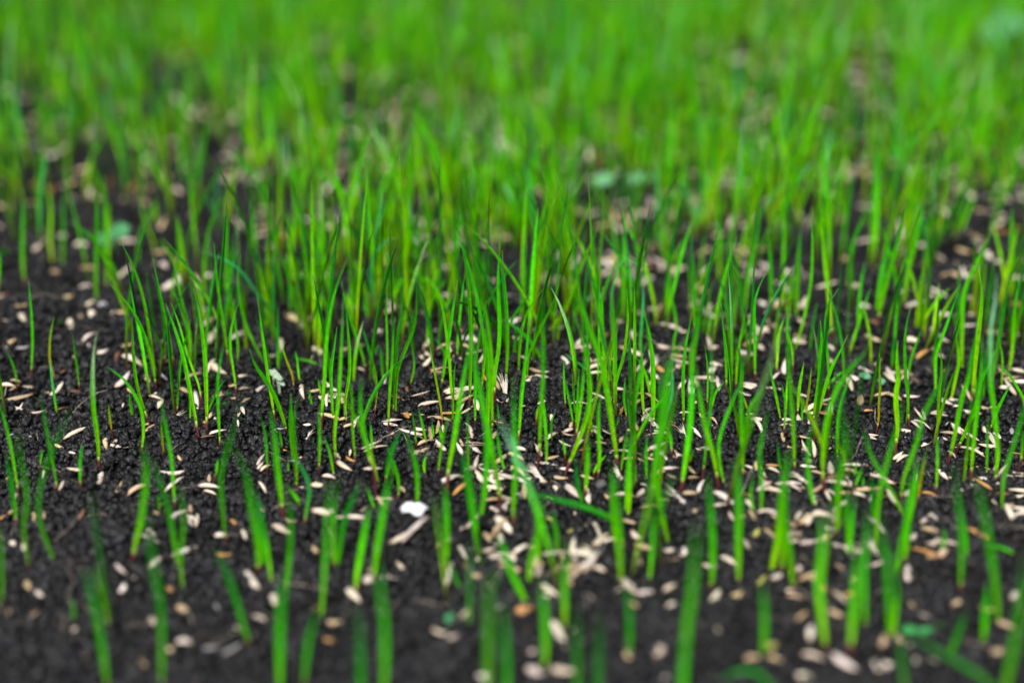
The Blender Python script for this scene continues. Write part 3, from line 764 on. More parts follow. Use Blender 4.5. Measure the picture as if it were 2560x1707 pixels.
def stem_arrays(P, r0, r1, rng, ctop):
    n = len(P); T, S, N = frames(P, CAM-P[0], 0.0)
    V = []; C = []; F = []; k = 8
    dark = np.array([0.040, 0.010, 0.012])*rng.uniform(.7, 1.5); red = np.array([0.110, 0.022, 0.020])
    for i in range(n):
        g = i/(n-1); r = r0*(1-g)+r1*g
        col = dark*(1-g)+red*g
        if g > 0.86: col = col*0.4+np.array(ctop)*0.6
        if g < 0.12: col = col*0.6+np.array([.35, .25, .2])*0.4*rng.random()
        for q in range(k):
            a = q*2*math.pi/k
            V.append(P[i]+S[i]*r*math.cos(a)+N[i]*r*0.85*math.sin(a)); C.append(col)
    for i in range(n-1):
        for q in range(k):
            r_ = (q+1) % k
            F.append((i*k+q, i*k+r_, (i+1)*k+r_, (i+1)*k+q))
    F.append(tuple(range((n-1)*k, n*k))); F.append(tuple(range(k-1, -1, -1)))
    return V, F, C

# picture scale of each traced strip: origin and factor
ORG = {'c0': (0, 900, 640/2350), 'c1': (640, 900, 640/2350), 'c2': (1280, 900, 640/2350), 'c3': (1920, 900, 640/2350),
       'b4': (0, 1127, 860/2325), 'b5': (850, 1127, 860/2325), 'b6': (1700, 1127, 860/2325)}
def coc_px(z):                      # blur disc of the lens, photo pixels
    zf = cam_data.dof.focus_distance
    A = 0.050/cam_data.dof.aperture_fstop
    return A*FPX/zf*abs(1-zf/z)

TRACED = []
for key, txt in BL.items():
    ox, oy, sc = ORG[key]
    for ln in txt.strip().split("\n"):
        hd, ps = ln.split(":"); w, j, kind = hd.split(); ps = list(map(float, ps.split()))
        pts = [(ox+ps[i]*sc, oy+ps[i+1]*sc) for i in range(0, len(ps), 2)]
        TRACED.append(dict(pts=pts, w=float(w)*sc, j=(oy+float(j)*sc) if float(j) != 0 else None, kind=kind))

def realise(tr, rng):
    """from the traced outline to a rooted plant in metres"""
    (bx, by) = tr['pts'][0]
    base = on_soil(bx, by)
    k = rng.uniform(-0.22, 0.22)
    P = [base+np.array([0, 0, -0.0012])]
    for (px, py) in tr['pts'][1:]:
        r = ray(px, py)
        t = (base[1]+k*(CAM_H-base[2]))/(r[1]-k*r[2])
        P.append(CAM+r*t)
    z = depth_of(base)
    c = coc_px(z)
    wt = 0.9*max(tr['w']-0.35*c, 0.42*tr['w'])*z/FPX
    tr['hw'] = float(np.clip(wt, 0.00056, 0.00125))*0.5
    jt = None
    Q, L = spline(P, 60)
    if tr['j'] is not None:
        ys = [project(q)[1] for q in Q]
        for i, yv in enumerate(ys):
            if yv <= tr['j']: jt = i/59; break
    if jt is None: jt = min(0.2, rng.uniform(0.0015, 0.004)/max(L, 1e-4))
    tr['jt'] = float(np.clip(jt, 0.04, 0.6)); tr['Q'] = Q; tr['L'] = L; tr['base'] = base; tr['z'] = z
    return tr

def make_seedling(tr, rng, as_thing=True):
    Q, hw, jt, kind, base = tr['Q'], tr['hw'], tr['jt'], tr['kind'], tr['base']
    view = CAM-base; view /= np.linalg.norm(view)
    ji = max(2, int(jt*59))
    yaw = rng.uniform(-0.55, 0.55); tw = rng.uniform(-0.5, 0.5)
    nl = 18 if as_thing else 9
    Pl, L1 = spline(Q[max(ji-1, 0)::max(1, (60-ji)//8)] if (60-ji) > 10 else Q[ji-1:], nl)
    end = Q[-1]; Pl[-1] = end
    VL, FL, CL = leaf_arrays(Pl, hw, view, yaw, tw, kind, rng, t0=jt*0.5)
    Ps, _ = spline(Q[:ji+1:max(1, ji//3)] if ji > 3 else Q[:ji+1], 6)
    Ps[-1] = Q[ji]
    ct = PAL[kind][0]
    VS, FS, CS = stem_arrays(Ps, hw*0.62, hw*0.70, rng, ct)
    return (VL, FL, CL), (VS, FS, CS)

rng = np.random.default_rng(5)
for tr in TRACED: realise(tr, rng)
# the 300 that show largest are plants of their own
for tr in TRACED:
    tr['size'] = tr['L']*FPX/tr['z']*max(tr['w'], 6)
order = sorted(range(len(TRACED)), key=lambda i: -TRACED[i]['size'])
own = set(order[:296])

SEEDLINGS = []
restV, restF, restC = [], [], []
def add_rest(V, F, C):
    o = sum(len(v) for v in restV)
    restV.append(np.array(V)); restC.append(np.array(C))
    F = [f for f in F if len(f) == 4]
    restF.append(np.array(F)+o)
for i, tr in enumerate(TRACED):
    (VL, FL, CL), (VS, FS, CS) = make_seedling(tr, rng)
    if i in own:
        root = link("grass_seedling", None, loc=tr['base'])
        root.empty_display_size = 0.004
        b = tr['base']
        o1 = link("leaf_blade", mesh_from("leaf_blade", np.array(VL)-b, FL, CL, M_LEAF), root)
        o2 = link("stem_base", mesh_from("stem_base", np.array(VS)-b, FS, CS, M_STEM), root)
        SEEDLINGS.append((root, tr))
    else:
        add_rest(VL, FL, CL); add_rest(VS, FS, CS)

# ---------------------------------------------------------------- the grass beyond, uncountable
GAPS = [(20, 300, 60, 60, .3), (430, 250, 70, 60, .4), (1010, 420, 60, 50, .4), (1880, 230, 70, 70, .3), (2180, 300, 60, 110, .3), (1330, 300, 50, 60, .4), (640, 480, 60, 50, .4), (2440, 330, 60, 60, .4), (1550, 600, 90, 100, .25), (2470, 660, 90, 90, .25), (90, 800, 190, 170, .06), (330, 640, 160, 60, .25), (90, 560, 120, 50, .35), (480, 470, 110, 60, .3), (1215, 440, 45, 70, .25), (2130, 560, 70, 110, .3),
        (2250, 760, 130, 60, .25), (2420, 540, 60, 50, .3), (1900, 330, 40, 50, .5), (240, 520, 90, 50, .5), (700, 700, 120, 60, .5),
        (1450, 690, 60, 60, .5), (430, 330, 60, 50, .6), (2060, 320, 40, 80, .5), (40, 330, 50, 60, .6), (2480, 700, 60, 60, .5)]
def keep_p(px, py):
    """share of seeds that came up, by place in the picture"""
    if py > 1050: return 0.035*float(np.interp(px, [0, 900, 1400, 2560], [.12, .5, 1, .9])) if py < 1650 else 0.0
    p = np.interp(py, [-400, 200, 430, 560, 700, 820, 950, 1050], [1.4, 1.05, .76, .60, .48, .34, .20, 0.05])
    p *= np.interp(px, [0, 600, 1300, 2560], [.5, .8, 1.15, 1.05])
    for gx, gy, rx, ry, f in GAPS:
        d = ((px-gx)/rx)**2+((py-gy)/ry)**2
        if d < 1: p *= f
        elif d < 2: p *= f+(1-f)*(d-1)
    return p
SEC4 = [(-1, .22), (0, -.16), (1, .22)]
def stuff_grass(n):
    rng = np.random.default_rng(77); made = 0
    NR = 8
    while made < n:
        Y = rng.uniform(0.22, 1.5) if rng.random() < .6 else rng.uniform(0.22, .9)
        X = rng.uniform(-1, 1)*(0.44*Y+0.05)
        px, py, z = project((X, Y, 0))
        cl = -0.10+2.6*(vnoise(X/0.045, Y/0.045, 31)+0.5)*(vnoise(X/0.013, Y/0.013, 32)+.5)
        if rng.random() > keep_p(px, py)*cl: 
            made += 0.2; continue
        made += 1
        base = np.array([X, Y, float(H(X, Y))])
        near = py > 820
        hgt = rng.normal(0.033, 0.010)*(1+0.25*vnoise(X/0.05, Y/0.05, 33)); hgt = float(np.clip(hgt, 0.010, 0.056))
        if rng.random() < 0.12: hgt *= 0.5
        az = rng.uniform(0, 6.283); lean = abs(rng.normal(0, 0.11)); bend = abs(rng.normal(0, 0.13))
        if rng.random() < 0.04: bend += 0.4; hgt *= .75
        d = np.array([math.cos(az), math.sin(az), 0])
        t = np.linspace(0, 1, NR)[:, None]
        P = base+np.array([0, 0, 1])*(t*hgt*(1-0.35*bend*t*t))+d*(hgt*(lean*t+bend*t*t))
        P[0, 2] -= 0.001
        frosty = rng.random() < .05
        kind = rng.choice(['g', 'g', 'g', 'g', 'y', 'y', 't', 'd', 'b'], p=[.10, .10, .10, .10, .24, .21, .07, .04, .04])
        hw = rng.uniform(0.00038, 0.00060)*(.9 if near else 1)
        if frosty: kind = 'b'
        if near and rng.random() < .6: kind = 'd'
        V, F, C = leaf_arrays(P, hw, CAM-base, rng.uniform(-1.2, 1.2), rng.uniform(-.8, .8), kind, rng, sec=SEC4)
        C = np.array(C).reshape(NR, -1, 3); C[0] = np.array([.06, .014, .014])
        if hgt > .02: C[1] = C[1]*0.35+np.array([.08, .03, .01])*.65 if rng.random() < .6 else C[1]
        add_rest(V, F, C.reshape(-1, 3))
        if rng.random() < 0.18:                 # second leaf
            a2 = az+rng.uniform(1.5, 4.5); d2 = np.array([math.cos(a2), math.sin(a2), 0])
            st = P[2]; h2 = hgt*rng.uniform(.3, .6)
            P2 = st+np.array([0, 0, 1])*(t*h2)+d2*(h2*(.3*t+.25*t*t))
            V, F, C = leaf_arrays(P2, hw*.8, CAM-base, rng.uniform(-1, 1), 0.3, kind, rng, sec=SEC4)
            add_rest(V, F, C)
stuff_grass(NGRASS)
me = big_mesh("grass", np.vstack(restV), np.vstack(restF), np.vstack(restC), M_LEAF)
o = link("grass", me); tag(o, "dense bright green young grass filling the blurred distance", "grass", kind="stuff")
# ---------------------------------------------------------------- seeds and husks
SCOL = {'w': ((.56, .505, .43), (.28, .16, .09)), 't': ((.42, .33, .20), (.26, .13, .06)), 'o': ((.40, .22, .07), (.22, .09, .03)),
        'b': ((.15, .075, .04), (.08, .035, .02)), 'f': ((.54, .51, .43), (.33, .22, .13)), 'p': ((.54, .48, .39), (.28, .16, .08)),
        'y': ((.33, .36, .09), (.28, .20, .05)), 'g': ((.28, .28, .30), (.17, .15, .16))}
def seed_arrays(L, W, kind, rng, flat=None, cup=0.0, NS=13, NK=12):
    """a grass seed in its husk along +x, centred"""
    c0, c1 = [np.array(c) for c in SCOL[kind]]
    c0 = c0*rng.uniform(.70, 1.18)*np.array([1, rng.uniform(.95, 1.04), rng.uniform(.88, 1.1)])
    if flat is None: flat = rng.uniform(.55, .8)
    bend = rng.normal(0, 0.07); tw = rng.normal(0, .3); wob = rng.uniform(0, 6.28)
    V = []; C = []
    nrib = 5
    for i in range(NS):
        s = i/(NS-1); s2 = 0.02+0.96*s
        r = (math.sin(math.pi*s2**0.82)**0.75)*(1-0.25*s2)*1.12
        if i == 0: r = 0.26
        if i == NS-1: r = 0.09
        for k in range(NK):
            a = 2*math.pi*k/NK+tw*s
            rib = 1+0.07*math.cos(nrib*a)
            y = math.cos(a)*r*W/2*rib; z = math.sin(a)*r*W/2*flat*rib
            if math.sin(a) < -0.3: z *= 0.45-cup       # hollow underside
            if cup: z += cup*W*0.9*((math.cos(a)*r)**2)
            z += bend*L*((s-.5)**2)*4 - bend*L*.5
            y += 0.02*L*math.sin(3*s+wob)
            V.append((L*(s-.5), y, z))
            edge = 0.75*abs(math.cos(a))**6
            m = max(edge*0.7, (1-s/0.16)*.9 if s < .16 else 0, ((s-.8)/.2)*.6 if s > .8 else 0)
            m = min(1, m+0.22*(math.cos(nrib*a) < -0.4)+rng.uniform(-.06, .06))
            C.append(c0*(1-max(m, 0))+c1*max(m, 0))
    F = []
    for i in range(NS-1):
        for k in range(NK):
            q = (k+1) % NK
            F.append((i*NK+k, (i+1)*NK+k, (i+1)*NK+q, i*NK+q))
    F.append(tuple(range(NK))); F.append(tuple(range((NS-1)*NK+NK-1, (NS-1)*NK-1, -1)))
    return np.array(V), F, np.array(C)
def sliver_arrays(a, b, w, col):
    a = np.array(a); b = np.array(b); d = (b-a); s = np.cross(d, [0, 0, 1.0]); s = s/(np.linalg.norm(s)+1e-9)
    m = (a+b)/2+np.array([0, 0, 0.0003]); t = np.array([0, 0, w*.35])
    V = [a-s*w*.3, a+s*w*.3, a+t, m-s*w*.5, m+s*w*.5, m+t, b-s*w*.12, b+s*w*.12, b+t*.3]
    F = [(0, 1, 4, 3), (1, 2, 5, 4), (2, 0, 3, 5), (3, 4, 7, 6), (4, 5, 8, 7), (5, 3, 6, 8), (0, 2, 1), (6, 7, 8)]
    return np.array(V), F, np.tile(col, (9, 1))
def join(parts):
    V, F, C = [], [], []; o = 0
    for v, f, c in parts:
        V.append(v); C.append(c); F += [tuple(i+o for i in q) for q in f]; o += len(v)
    return np.vstack(V), F, np.vstack(C)

def seed_frame(x1, y1, x2, y2, W, rng):
    """lay a seed traced in the picture on the soil: centre, axes, length"""
    cx, cy = (x1+x2)/2, (y1+y2)/2
    c = on_soil(cx, cy); z = depth_of(c); mpp = z/FPX
    v = c-CAM; v /= np.linalg.norm(v); phi = math.asin(-v[2])
    a = (x2-x1)*mpp; b = -(y2-y1)*mpp        # right, up in the picture plane
    Lmin, Lmax = 0.0030, 0.0078
    d = b/math.sin(phi); h = 0.0
    if a*a+d*d > Lmax**2:
        # too long if flat: part of the rise is height
        best = None
        for q in np.linspace(0, 1, 41):
            hh = b*q/math.cos(phi); dd = (b-hh*math.cos(phi))/math.sin(phi)
            if a*a+dd*dd+hh*hh <= Lmax**2: best = (dd, hh); break
        d, h = best if best else (0.0, b/math.cos(phi))
    ax = np.array([a, d, h]); L = np.linalg.norm(ax)
    if L < Lmin: ax = ax*Lmin/(L+1e-9) if L > 1e-6 else np.array([Lmin, 0, 0]); L = np.linalg.norm(ax)
    L = min(L, 0.0095); X = ax/np.linalg.norm(ax)
    up = np.array([0, 0, 1.0])+rng.normal(0, .25, 3); Yv = np.cross(up, X); Yv /= np.linalg.norm(Yv); Z = np.cross(X, Yv)
    c = c+np.array([0, 0, rng.uniform(.0004, .0011)+abs(X[2])*L*0.40])
    return c, X, Yv, Z, L, z

SEEDS = []
srng = np.random.default_rng(9)
allseeds = []
for key, txt in SD.items():
    ox, oy, sc = ORG[key]
    for s in txt.replace("\n", ";").split(";"):
        s = s.split()
        if len(s) != 6: continue
        x1, y1, x2, y2, w = [float(v) for v in s[:5]]
        x1, x2, y1, y2 = ox+x1*sc, ox+x2*sc, oy+y1*sc, oy+y2*sc
        c, X, Yv, Z, L, z = seed_frame(x1, y1, x2, y2, w*sc, srng)
        cc = coc_px(z)
        W = 1.08*max(w*sc-0.30*cc, .55*w*sc)*z/FPX
        W = float(np.clip(W, 0.0010, 0.0023)); L = max(L-0.15*cc*z/FPX, 0.0036)
        allseeds.append(dict(c=c, R=np.stack([X, Yv, Z], 1), L=L, W=W, kind=s[5], z=z, px=((x1+x2)/2, (y1+y2)/2), ang=math.degrees(math.atan2(-(y2-y1), x2-x1)),
                             size=L*W/z/z))
# the heaps between the traced ones, denser from the middle to the right
made = 0
while made < 240:
    px, py = srng.uniform(0, 2560), 800+650*srng.random()
    c = on_soil(px, py)
    dn = np.interp(px, [0, 900, 1300, 2560], [.04, .3, 1, .9])*np.clip(2.2*(float(vnoise(c[0]/.016, c[1]/.016, 61))+.1), 0, 1)
    if srng.random() > dn: continue
    made += 1
    a = srng.uniform(0, 3.1416); ln = srng.uniform(46, 74)*(FPX/depth_of(c))/9900
    dx, dy = math.cos(a)*ln/2, -math.sin(a)*ln/2*.6
    k = srng.choice(list('wwttopbf'), p=[.28, .27, .14, .10, .05, .10, .02, .04])
    c, X, Yv, Z, L, z = seed_frame(px-dx, py-dy, px+dx, py+dy, 14, srng)
    c[2] += srng.uniform(-.0002, .0010)
    allseeds.append(dict(c=c, R=np.stack([X, Yv, Z], 1), L=L, W=float(srng.uniform(.0010, .0017)), kind=str(k), z=z, px=(px, py), ang=math.degrees(a), size=L*.0013/z/z))
so = sorted(range(len(allseeds)), key=lambda i: -allseeds[i]['size'])
# seeds and husks counted by name: at most 300 of either
nseed = nhusk = 0; own_s = set()
for i in so:
    if allseeds[i]['kind'] in 'fp':
        if nhusk < 280: own_s.add(i); nhusk += 1
    elif nseed < 296: own_s.add(i); nseed += 1
sV, sF, sC = [], [], []
def add_srest(V, F, C):
    o = sum(len(v) for v in sV)
    sV.append(V); sC.append(C); sF.append(np.array([f for f in F if len(f) == 4])+o)
def pose(o, s):
    M = Matrix.Identity(4)
    for r in range(3):
        for c in range(3): M[r][c] = float(s['R'][r, c])
        M[r][3] = float(s['c'][r])
    o.matrix_world = M
for i, s in enumerate(allseeds):
    L, W, k = s['L'], s['W'], s['kind']
    if k == 'p' and i in own_s:
        root = link("open_husk", None); root.empty_display_size = .002; pose(root, s)
        for sg in (-1, 1):
            V, F, C = seed_arrays(L*srng.uniform(.85, 1), W*.72, 'p', srng, flat=.42, cup=.22)
            a = sg*srng.uniform(.08, .24)
            R = np.array([[math.cos(a), -math.sin(a), 0], [math.sin(a), math.cos(a), 0], [0, 0, 1]])
            V = (V+[L/2, 0, 0])@R.T-[L/2, 0, 0]+[0, sg*W*.22, srng.uniform(0, .0004)]
            link("husk_scale", mesh_from("husk_scale", V, F, C, M_SEED), root)
        s['obj'] = root; SEEDS.append(s)
    elif i in own_s:
        if k == 'f':
            parts = [seed_arrays(L*.7, W*.6, 'f', srng)]
            V0, F0, C0 = parts[0]; parts[0] = (V0-[L*.15, 0, 0], F0, C0)
            o = link("frayed_husk", mesh_from("frayed_husk", *parts[0], M_SEED)); pose(o, s)
            sl = []
            for q in range(9):
                a = (q-4)/4*.20+srng.normal(0, .03)
                sl.append(sliver_arrays((-L*.3, 0, 0.0003), (-L*.3+L*srng.uniform(.75, .95)*math.cos(a), L*.85*math.sin(a), srng.uniform(0, .0016)), W*.26, np.array([.56, .50, .42])*srng.uniform(.8, 1.1)))
            link("husk_fibres", mesh_from("husk_fibres", *join(sl), M_SEED), o)
        else:
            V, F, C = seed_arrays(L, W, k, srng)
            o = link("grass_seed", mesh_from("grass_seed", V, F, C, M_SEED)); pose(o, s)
        s['obj'] = o; SEEDS.append(s)
    else:
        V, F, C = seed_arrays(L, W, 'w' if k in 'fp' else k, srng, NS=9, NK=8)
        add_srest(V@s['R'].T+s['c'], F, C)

def stuff_seeds(n):
    r = np.random.default_rng(3); made = 0
    while made < n:
        Y = r.uniform(0.2, 1.3); X = r.uniform(-1, 1)*(0.42*Y+0.03)
        px, py, z = project((X, Y, 0))
        # the near soil is laid seed by seed above; only tiny chaff is added there
        near = py > 780
        dens = np.interp(py, [-500, 300, 600, 780, 1000, 1400, 1800], [.7, .9, .62, .34, .20, .15, .12])*np.interp(px, [0, 500, 1100, 2560], [.45, .6, 1, 1])
        dens *= 0.1+1.9*(vnoise(X/.02, Y/.02, 51)+.5)**1.6
        if r.random() > dens: made += .1; continue
        made += 1
        if near:
            if r.random() < .35: continue
            L, W = r.uniform(.0012, .0034), r.uniform(.0003, .0009)
        else: L, W = r.uniform(.0050, .0076), r.uniform(.0013, .0021)
        a = r.uniform(0, 6.283); tilt = r.normal(0, .35)
        Xv = np.array([math.cos(a)*math.cos(tilt), math.sin(a)*math.cos(tilt), math.sin(tilt)])
        up = np.array([0, 0, 1.0])+r.normal(0, .35, 3); Yv = np.cross(up, Xv); Yv /= np.linalg.norm(Yv); Z = np.cross(Xv, Yv)
        k = r.choice(['w', 'w', 't', 't', 'o', 'b', 'g'], p=[.36, .26, .16, .10, .04, .03, .05])
        V, F, C = seed_arrays(L, W, k, r, NS=9, NK=8)
        c = np.array([X, Y, float(H(X, Y))+r.uniform(.0003, .0012)+abs(Xv[2])*L*.4])
        add_srest(V@np.stack([Xv, Yv, Z], 1).T+c, F, C)
stuff_seeds(NSEED)
def fibres(n):
    r = np.random.default_rng(15)
    for _ in range(n):
        Y = r.uniform(.22, .6); X = r.uniform(-1, 1)*(.4*Y+.02); a = r.uniform(0, 6.28); l = r.uniform(.003, .009)
        p = np.array([X, Y, float(H(X, Y))+.0012]); k = np.array([math.cos(a), math.sin(a), r.uniform(-.1, .5)])
        mid = p+k*l*.5+r.normal(0, .0006, 3); col = np.array([.5, .42, .33])*r.uniform(.25, 1)
        for u, v in ((p, mid), (mid, mid+(k+r.normal(0, .4, 3))*l*.5)):
            V, F, C = sliver_arrays(u, v, .00018, col); add_srest(V, F, C)
fibres(420)
me = big_mesh("scattered_chaff", np.vstack(sV), np.vstack(sF), np.vstack(sC), M_SEED)
o = link("scattered_chaff", me); tag(o, "pale seed chaff and husks strewn over the soil among the grass", "chaff", kind="stuff")

# ---------------------------------------------------------------- single things
def petal_flake():
    c = on_soil(1037, 1293); z = depth_of(c); mp = z/FPX
    out = [(1318, 1432), (1365, 1392), (1425, 1368), (1478, 1402), (1530, 1398), (1598, 1418), (1602, 1440), (1560, 1462), (1535, 1510), (1480, 1514), (1420, 1476), (1340, 1466)]
    cx, cy = 1460, 1440; V = []; n = len(out)
    tilt = math.radians(12)
    for rr, hh in ((1, 0), (.7, .0006), (.35, .0004)):
        for q, (u, v) in enumerate(out):
            a = (u-cx)*rr*640/2350*mp*.9; b = -(v-cy)*rr*640/2350*mp*1.15
            V.append((a, b*math.cos(tilt)*1.1, b*math.sin(tilt)+hh+.0003*math.sin(q*2.1)))
    V.append((0, 0, .0002))
    F = []
    for k in range(2):
        for q in range(n):
            r = (q+1) % n; F.append((k*n+q, k*n+r, (k+1)*n+r, (k+1)*n+q))
    for q in range(n): F.append((2*n+q, 2*n+(q+1) % n, 3*n))
    C = np.tile([.60, .60, .65], (len(V), 1))
    me = mesh_from("petal", np.array(V), F, C, mat_col("petal_white", .6, 500, .93, 1.03))
    o = link("petal", me, loc=c+np.array([0, 0, .0022]))
    m = o.modifiers.new("thick", 'SOLIDIFY'); m.thickness = .00025
    tag(o, "bright white notched petal lying on the bare soil, the whitest thing there", "petal")
petal_flake()

def cotyledon_plant(leaves, stem, col, label, s=1.0):
    """a tiny broad-leaved seedling: leaves (px, py, half length, half width px, angle), joined at stem px, py"""
    b = on_soil(*stem); z = depth_of(b); mp = z/FPX
    root = link("weed_seedling", None, loc=b); root.empty_display_size = .002
    tag(root, label, "weed seedling", "broad-leaved weed seedlings")
    rr = np.random.default_rng(int(stem[0]))
    for (px, py, hl, hwid, ang) in leaves:
        r = ray(px, py); t = (b[1])/(r[1]); c = CAM+r*t-b
        n1, n2 = 9, 7; V = []; F = []; C = []
        a = math.radians(ang)
        for i in range(n1):
            s_ = i/(n1-1)*2-1; w = max(.05, (1-abs(s_)**2.4))*hwid
            for k in range(n2):
                q = k/(n2-1)*2-1
                x = s_*hl*mp; y = q*w*mp
                X = x*math.cos(a)-y*math.sin(a)*.9; Zz = (x*math.sin(a)+y*math.cos(a))*.75; Yy = y*.7
                V.append(c+np.array([X, Yy, Zz+abs(q)*.0003])); C.append(np.array(col)*rr.uniform(.9, 1.1)*(1.15 if abs(q) < .2 else 1))
        for i in range(n1-1):
            for k in range(n2-1): F.append((i*n2+k, i*n2+k+1, (i+1)*n2+k+1, (i+1)*n2+k))
        o = link("seed_leaf", mesh_from("seed_leaf", np.array(V), F, C, M_LEAF), root)
        m = o.modifiers.new("thick", 'SOLIDIFY'); m.thickness = .0003
        P, _ = spline([np.array([0, 0, -.001]), c*.5+np.array([0, 0, .0006]), c], 6)
        V, F, C = stem_arrays(P+b, .00032, .00022, rr, col)
        link("stalk", mesh_from("stalk", np.array(V)-b, F, np.tile(np.array(col)*.8, (len(V), 1)), M_LEAF), root)
JADE = (.10, .34, .15)
cotyledon_plant([(1920+890*.2723, 900+152*.2723, 17, 9, -25), (1920+1040*.2723, 900+208*.2723, 13, 8, -10)], (2180, 958), (.13, .36, .19),
                "tiny jade weed seedling with two round leaves on open dark soil, in sharp part", 1)
cotyledon_plant([(1700+1550*.37, 1127+1215*.37, 24, 12, -15), (1700+1660*.37, 1127+1225*.37, 22, 12, 10)], (2292, 1590), (.05, .27, .08),
                "blurred bright jade weed seedling near the lower right corner of the photo", 1)
cotyledon_plant([(1507, 452, 34, 17, 20), (1600, 447, 36, 13, 5)], (1550, 490), (.12, .34, .15),
                "large pale jade weed seedling, blurred, among tall grass beyond the middle", 1)
cotyledon_plant([(300, 580, 32, 22, 35), (262, 600, 26, 18, -50)], (285, 640), (.08, .28, .12),
                "pale jade weed seedling, blurred, beyond the bare soil at upper left", 1)
cotyledon_plant([(2520, 62, 44, 34, 10), (2470, 95, 30, 22, -30)], (2500, 150), (.10, .30, .13),
                "pale jade weed seedling far back in the upper right corner", 1)
cotyledon_plant([(690, 940, 14, 22, 70), (700, 955, 10, 18, 60)], (700, 985), (.38, .50, .36),
                "whitish green crumpled weed leaf between grass shoots, left of the middle", 1)
cotyledon_plant([(850+745*.37, 1127+1140*.37, 16, 12, -30)], (1128, 1556), (.08, .36, .14),
                "blurred single green seed leaf on bare soil near the bottom edge", 1)

def sprout(px, py, rpx, n, label):
    b = on_soil(px, py); z = depth_of(b); mp = z/FPX; rr = np.random.default_rng(int(px))
    parts = []
    for q in range(n):
        a = rr.uniform(0, 6.28); d = rr.uniform(.1, 1)*rpx*mp; h = rr.uniform(.2, .8)*rpx*mp*.6
        c = np.array([math.cos(a)*d, math.sin(a)*d*.8, h]); l = rr.uniform(.25, .45)*rpx*mp
        v, f, cc = seed_arrays(l*1.3, l, 'y', rr, flat=.3, NS=6, NK=8)
        cc = np.tile(np.array([.02, .20, .01])*rr.uniform(.6, 1.6), (len(v), 1))
        t = rr.uniform(0, 6.28); R = np.array([[math.cos(t), -math.sin(t), 0], [math.sin(t), math.cos(t), 0], [0, 0, 1]])
        parts.append((v@R.T+c, f, cc))
        st = sliver_arrays((0, 0, -.0005), c, .0003, np.array([.05, .2, .02])); parts.append(st)
    o = link("moss_sprig", mesh_from("moss_sprig", *join(parts), M_LEAF), loc=b)
    tag(o, label, "moss", "green moss sprigs on the soil")
for a in [(131, 1016, 17, 16, "small dark green moss sprig on sharp bare soil, left of the broad blue-tipped blade"),
          (568, 1010, 14, 12, "dark green moss sprig tucked under the left cluster of shoots"),
          (18, 634, 22, 12, "blurred round green moss sprig at the left edge above bare soil"),
          (147, 808, 10, 7, "faint small green moss sprig on bare soil, upper left"),
          (576, 984, 10, 8, "tiny moss sprig beside open husks in the left cluster"),
          (380, 978, 9, 8, "tiny moss sprig behind the long tan husk, left"),
          (1255, 895, 11, 8, "small olive moss sprig behind the tallest middle pair of blades"),
          (2130, 1155, 9, 8, "tiny bright moss sprig on sharp soil, right of the middle"),
          (958, 1122, 6, 5, "tiniest moss speck on crumbly soil in the middle"),
          (2350, 1562, 15, 8, "blurred moss speck near the bottom right arching blade")]: sprout(*a)

def pebble(px, py, rpx, col, label, sq=.75):
    b = on_soil(px, py); z = depth_of(b); r = rpx*z/FPX; rr = np.random.default_rng(int(px*3))
    V = []; F = []; C = []; n1, n2 = 10, 14
    for i in range(n1+1):
        th = math.pi*i/n1
        for k in range(n2):
            ph = 2*math.pi*k/n2
            p = np.array([math.sin(th)*math.cos(ph), math.sin(th)*math.sin(ph), math.cos(th)])
            rad = r*(1+.35*float(vnoise(p[0]*1.7+px, p[1]*1.7+p[2]*2.1, 8)))
            V.append(p*rad*[1, 1, sq]); C.append(np.array(col)*rr.uniform(.85, 1.15))
    for i in range(n1):
        for k in range(n2):
            q = (k+1) % n2; F.append((i*n2+k, (i+1)*n2+k, (i+1)*n2+q, i*n2+q))
    o = link("pebble", mesh_from("pebble", np.array(V), F, C, mat_col("stone", .7, 1200, .75, 1.2, .3, .6)), loc=b+np.array([0, 0, r*sq*.5]))
    tag(o, label, "pebble", "small stones on the soil")
for a in [(75, 1093, 9, (.20, .19, .19), "small round grey pebble beside a thin husk, near left edge"),
          (214, 1094, 10, (.09, .07, .055), "dull brown pebble on sharp soil right of the crossing blade"),
          (1370, 712, 27, (.22, .16, .13), "large blurred pinkish brown stone behind the middle grass"),
          (1262, 385, 30, (.42, .33, .32), "large blurred pale pink stone in a gap of the far grass"),
          (1306, 1240, 11, (.11, .10, .11), "dark grey pebble beneath the arching dark blade"),
          (1502, 1215, 15, (.07, .068, .072), "smooth dark pebble between pale seeds, right of the middle"),
          (1170, 855, 20, (.30, .27, .28), "blurred grey stone chip among middle shoots")]: pebble(*a)

# ---------------------------------------------------------------- what each one looks like
KCOL = {'g': "green", 'y': "lime", 't': "blue-green", 'd': "dark green", 'b': "frost-tipped", 'o': "olive-orange"}
ORD = ["leftmost", "second from left", "third from left", "fourth from left", "fifth from left", "sixth from left", "seventh from left", "eighth from left", "ninth from left",
       "tenth from left", "eleventh from left", "twelfth from left", "thirteenth from left", "fourteenth from left"]
def area(px, py):
    c = ["at the left edge", "well left", "left of centre", "at the centre", "right of centre", "well right", "at the right edge"][min(6, max(0, int(px/2560*7)))]
    r = ["top", "upper", "mid-height", "lower", "bottom"][min(4, max(0, int(py/1707*5)))]
    return r, c
def label_all(items, cat, group, single, plural):
    by = {}
    for o, key, x in items: by.setdefault(key, []).append((x, o))
    for key, l in by.items():
        l.sort(key=lambda t: t[0])
        for n, (x, o) in enumerate(l):
            tag(o, single(key) if len(l) == 1 else ORD[min(n, 13)]+" of the "+plural(key), cat, group)
items = []
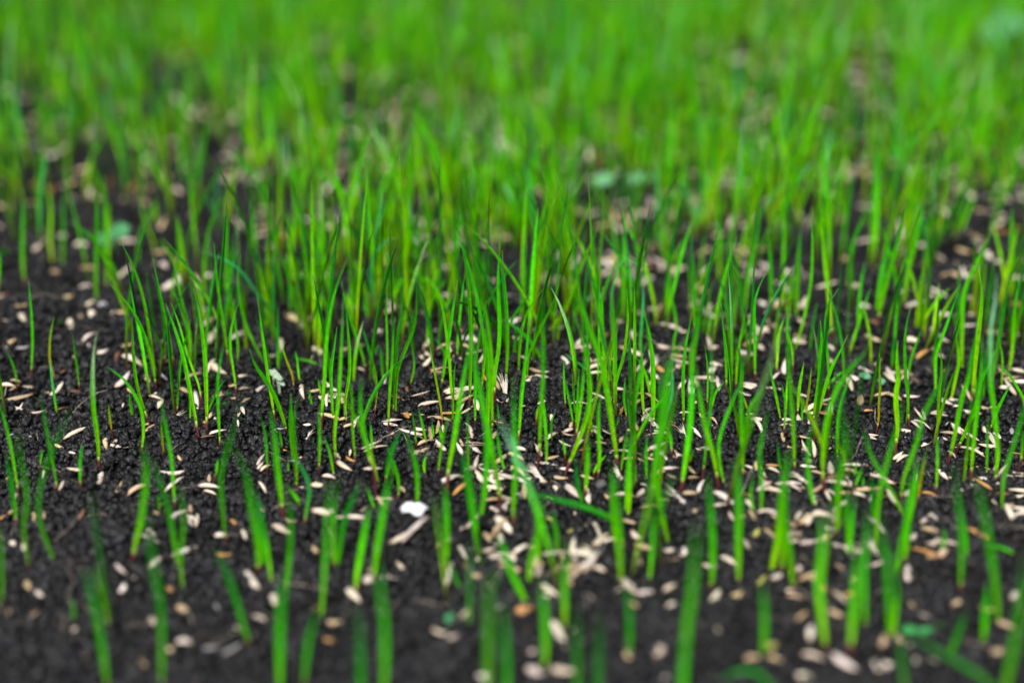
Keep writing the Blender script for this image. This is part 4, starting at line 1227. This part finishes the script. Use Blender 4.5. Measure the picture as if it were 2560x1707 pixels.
for root, tr in SEEDLINGS:
    (bx, by), (tx, ty) = tr['pts'][0], tr['pts'][-1]
    h = by-ty; dx = tx-bx; hm = h/(FPX/tr['z'])*1000
    size = "tall" if hm > 33 else "medium" if hm > 18 else "short"
    form = "drooping" if ty-min(p[1] for p in tr['pts']) > 15 else "left-leaning" if dx < -.2*abs(h) else "right-leaning" if dx > .2*abs(h) else "upright"
    foc = "sharp" if coc_px(tr['z']) < 9 else "blurred"
    end = "tipped" if ty > 0 else "rooted"
    items.append((root, (foc, size, form, KCOL[tr['kind']], end)+area(*((tx, ty) if ty > 0 else (bx, by))), tx))
label_all(items, "grass seedling", "young grass seedlings sprouting from the soil",
          lambda k: f"{k[0]} {k[1]} {k[2]} {k[3]} shoot {k[4]} at {k[5]} level, {k[6]}",
          lambda k: f"{k[0]} {k[1]} {k[2]} {k[3]} shoots {k[4]} {k[5]}, {k[6]}")
SN = {'w': "pale", 't': "tan", 'o': "amber", 'b': "dark brown", 'y': "greenish", 'g': "grey"}
si, hi = [], []
for s in SEEDS:
    a = s['ang'] % 180
    lie = "level" if a < 22 or a > 158 else "upright" if 65 < a < 115 else "rising rightward" if a <= 65 else "falling rightward"
    foc = "sharp" if coc_px(s['z']) < 9 else "blurred"
    bul = "plump" if s['W']/s['L'] > .3 else "slim"
    ar = area(*s['px'])
    if s['kind'] in 'fp': hi.append((s['obj'], (foc, "frayed white husk" if s['kind'] == 'f' else "split pale husk", lie)+ar, s['px'][0]))
    else: si.append((s['obj'], (foc, bul, SN[s['kind']], lie)+ar, s['px'][0]))
label_all(si, "grass seed", "pale grass seeds scattered on the soil",
          lambda k: f"{k[0]} {k[1]} {k[2]} seed lying {k[3]} at {k[4]} level, {k[5]}",
          lambda k: f"{k[0]} {k[1]} {k[2]} {k[3]} seeds, {k[4]}, {k[5]}")
label_all(hi, "seed husk", "empty seed husks on the soil",
          lambda k: f"{k[0]} {k[1]} lying {k[2]} at {k[3]} level, {k[4]}",
          lambda k: f"{k[0]} {k[1]}s {k[2]}, {k[3]}, {k[4]}")
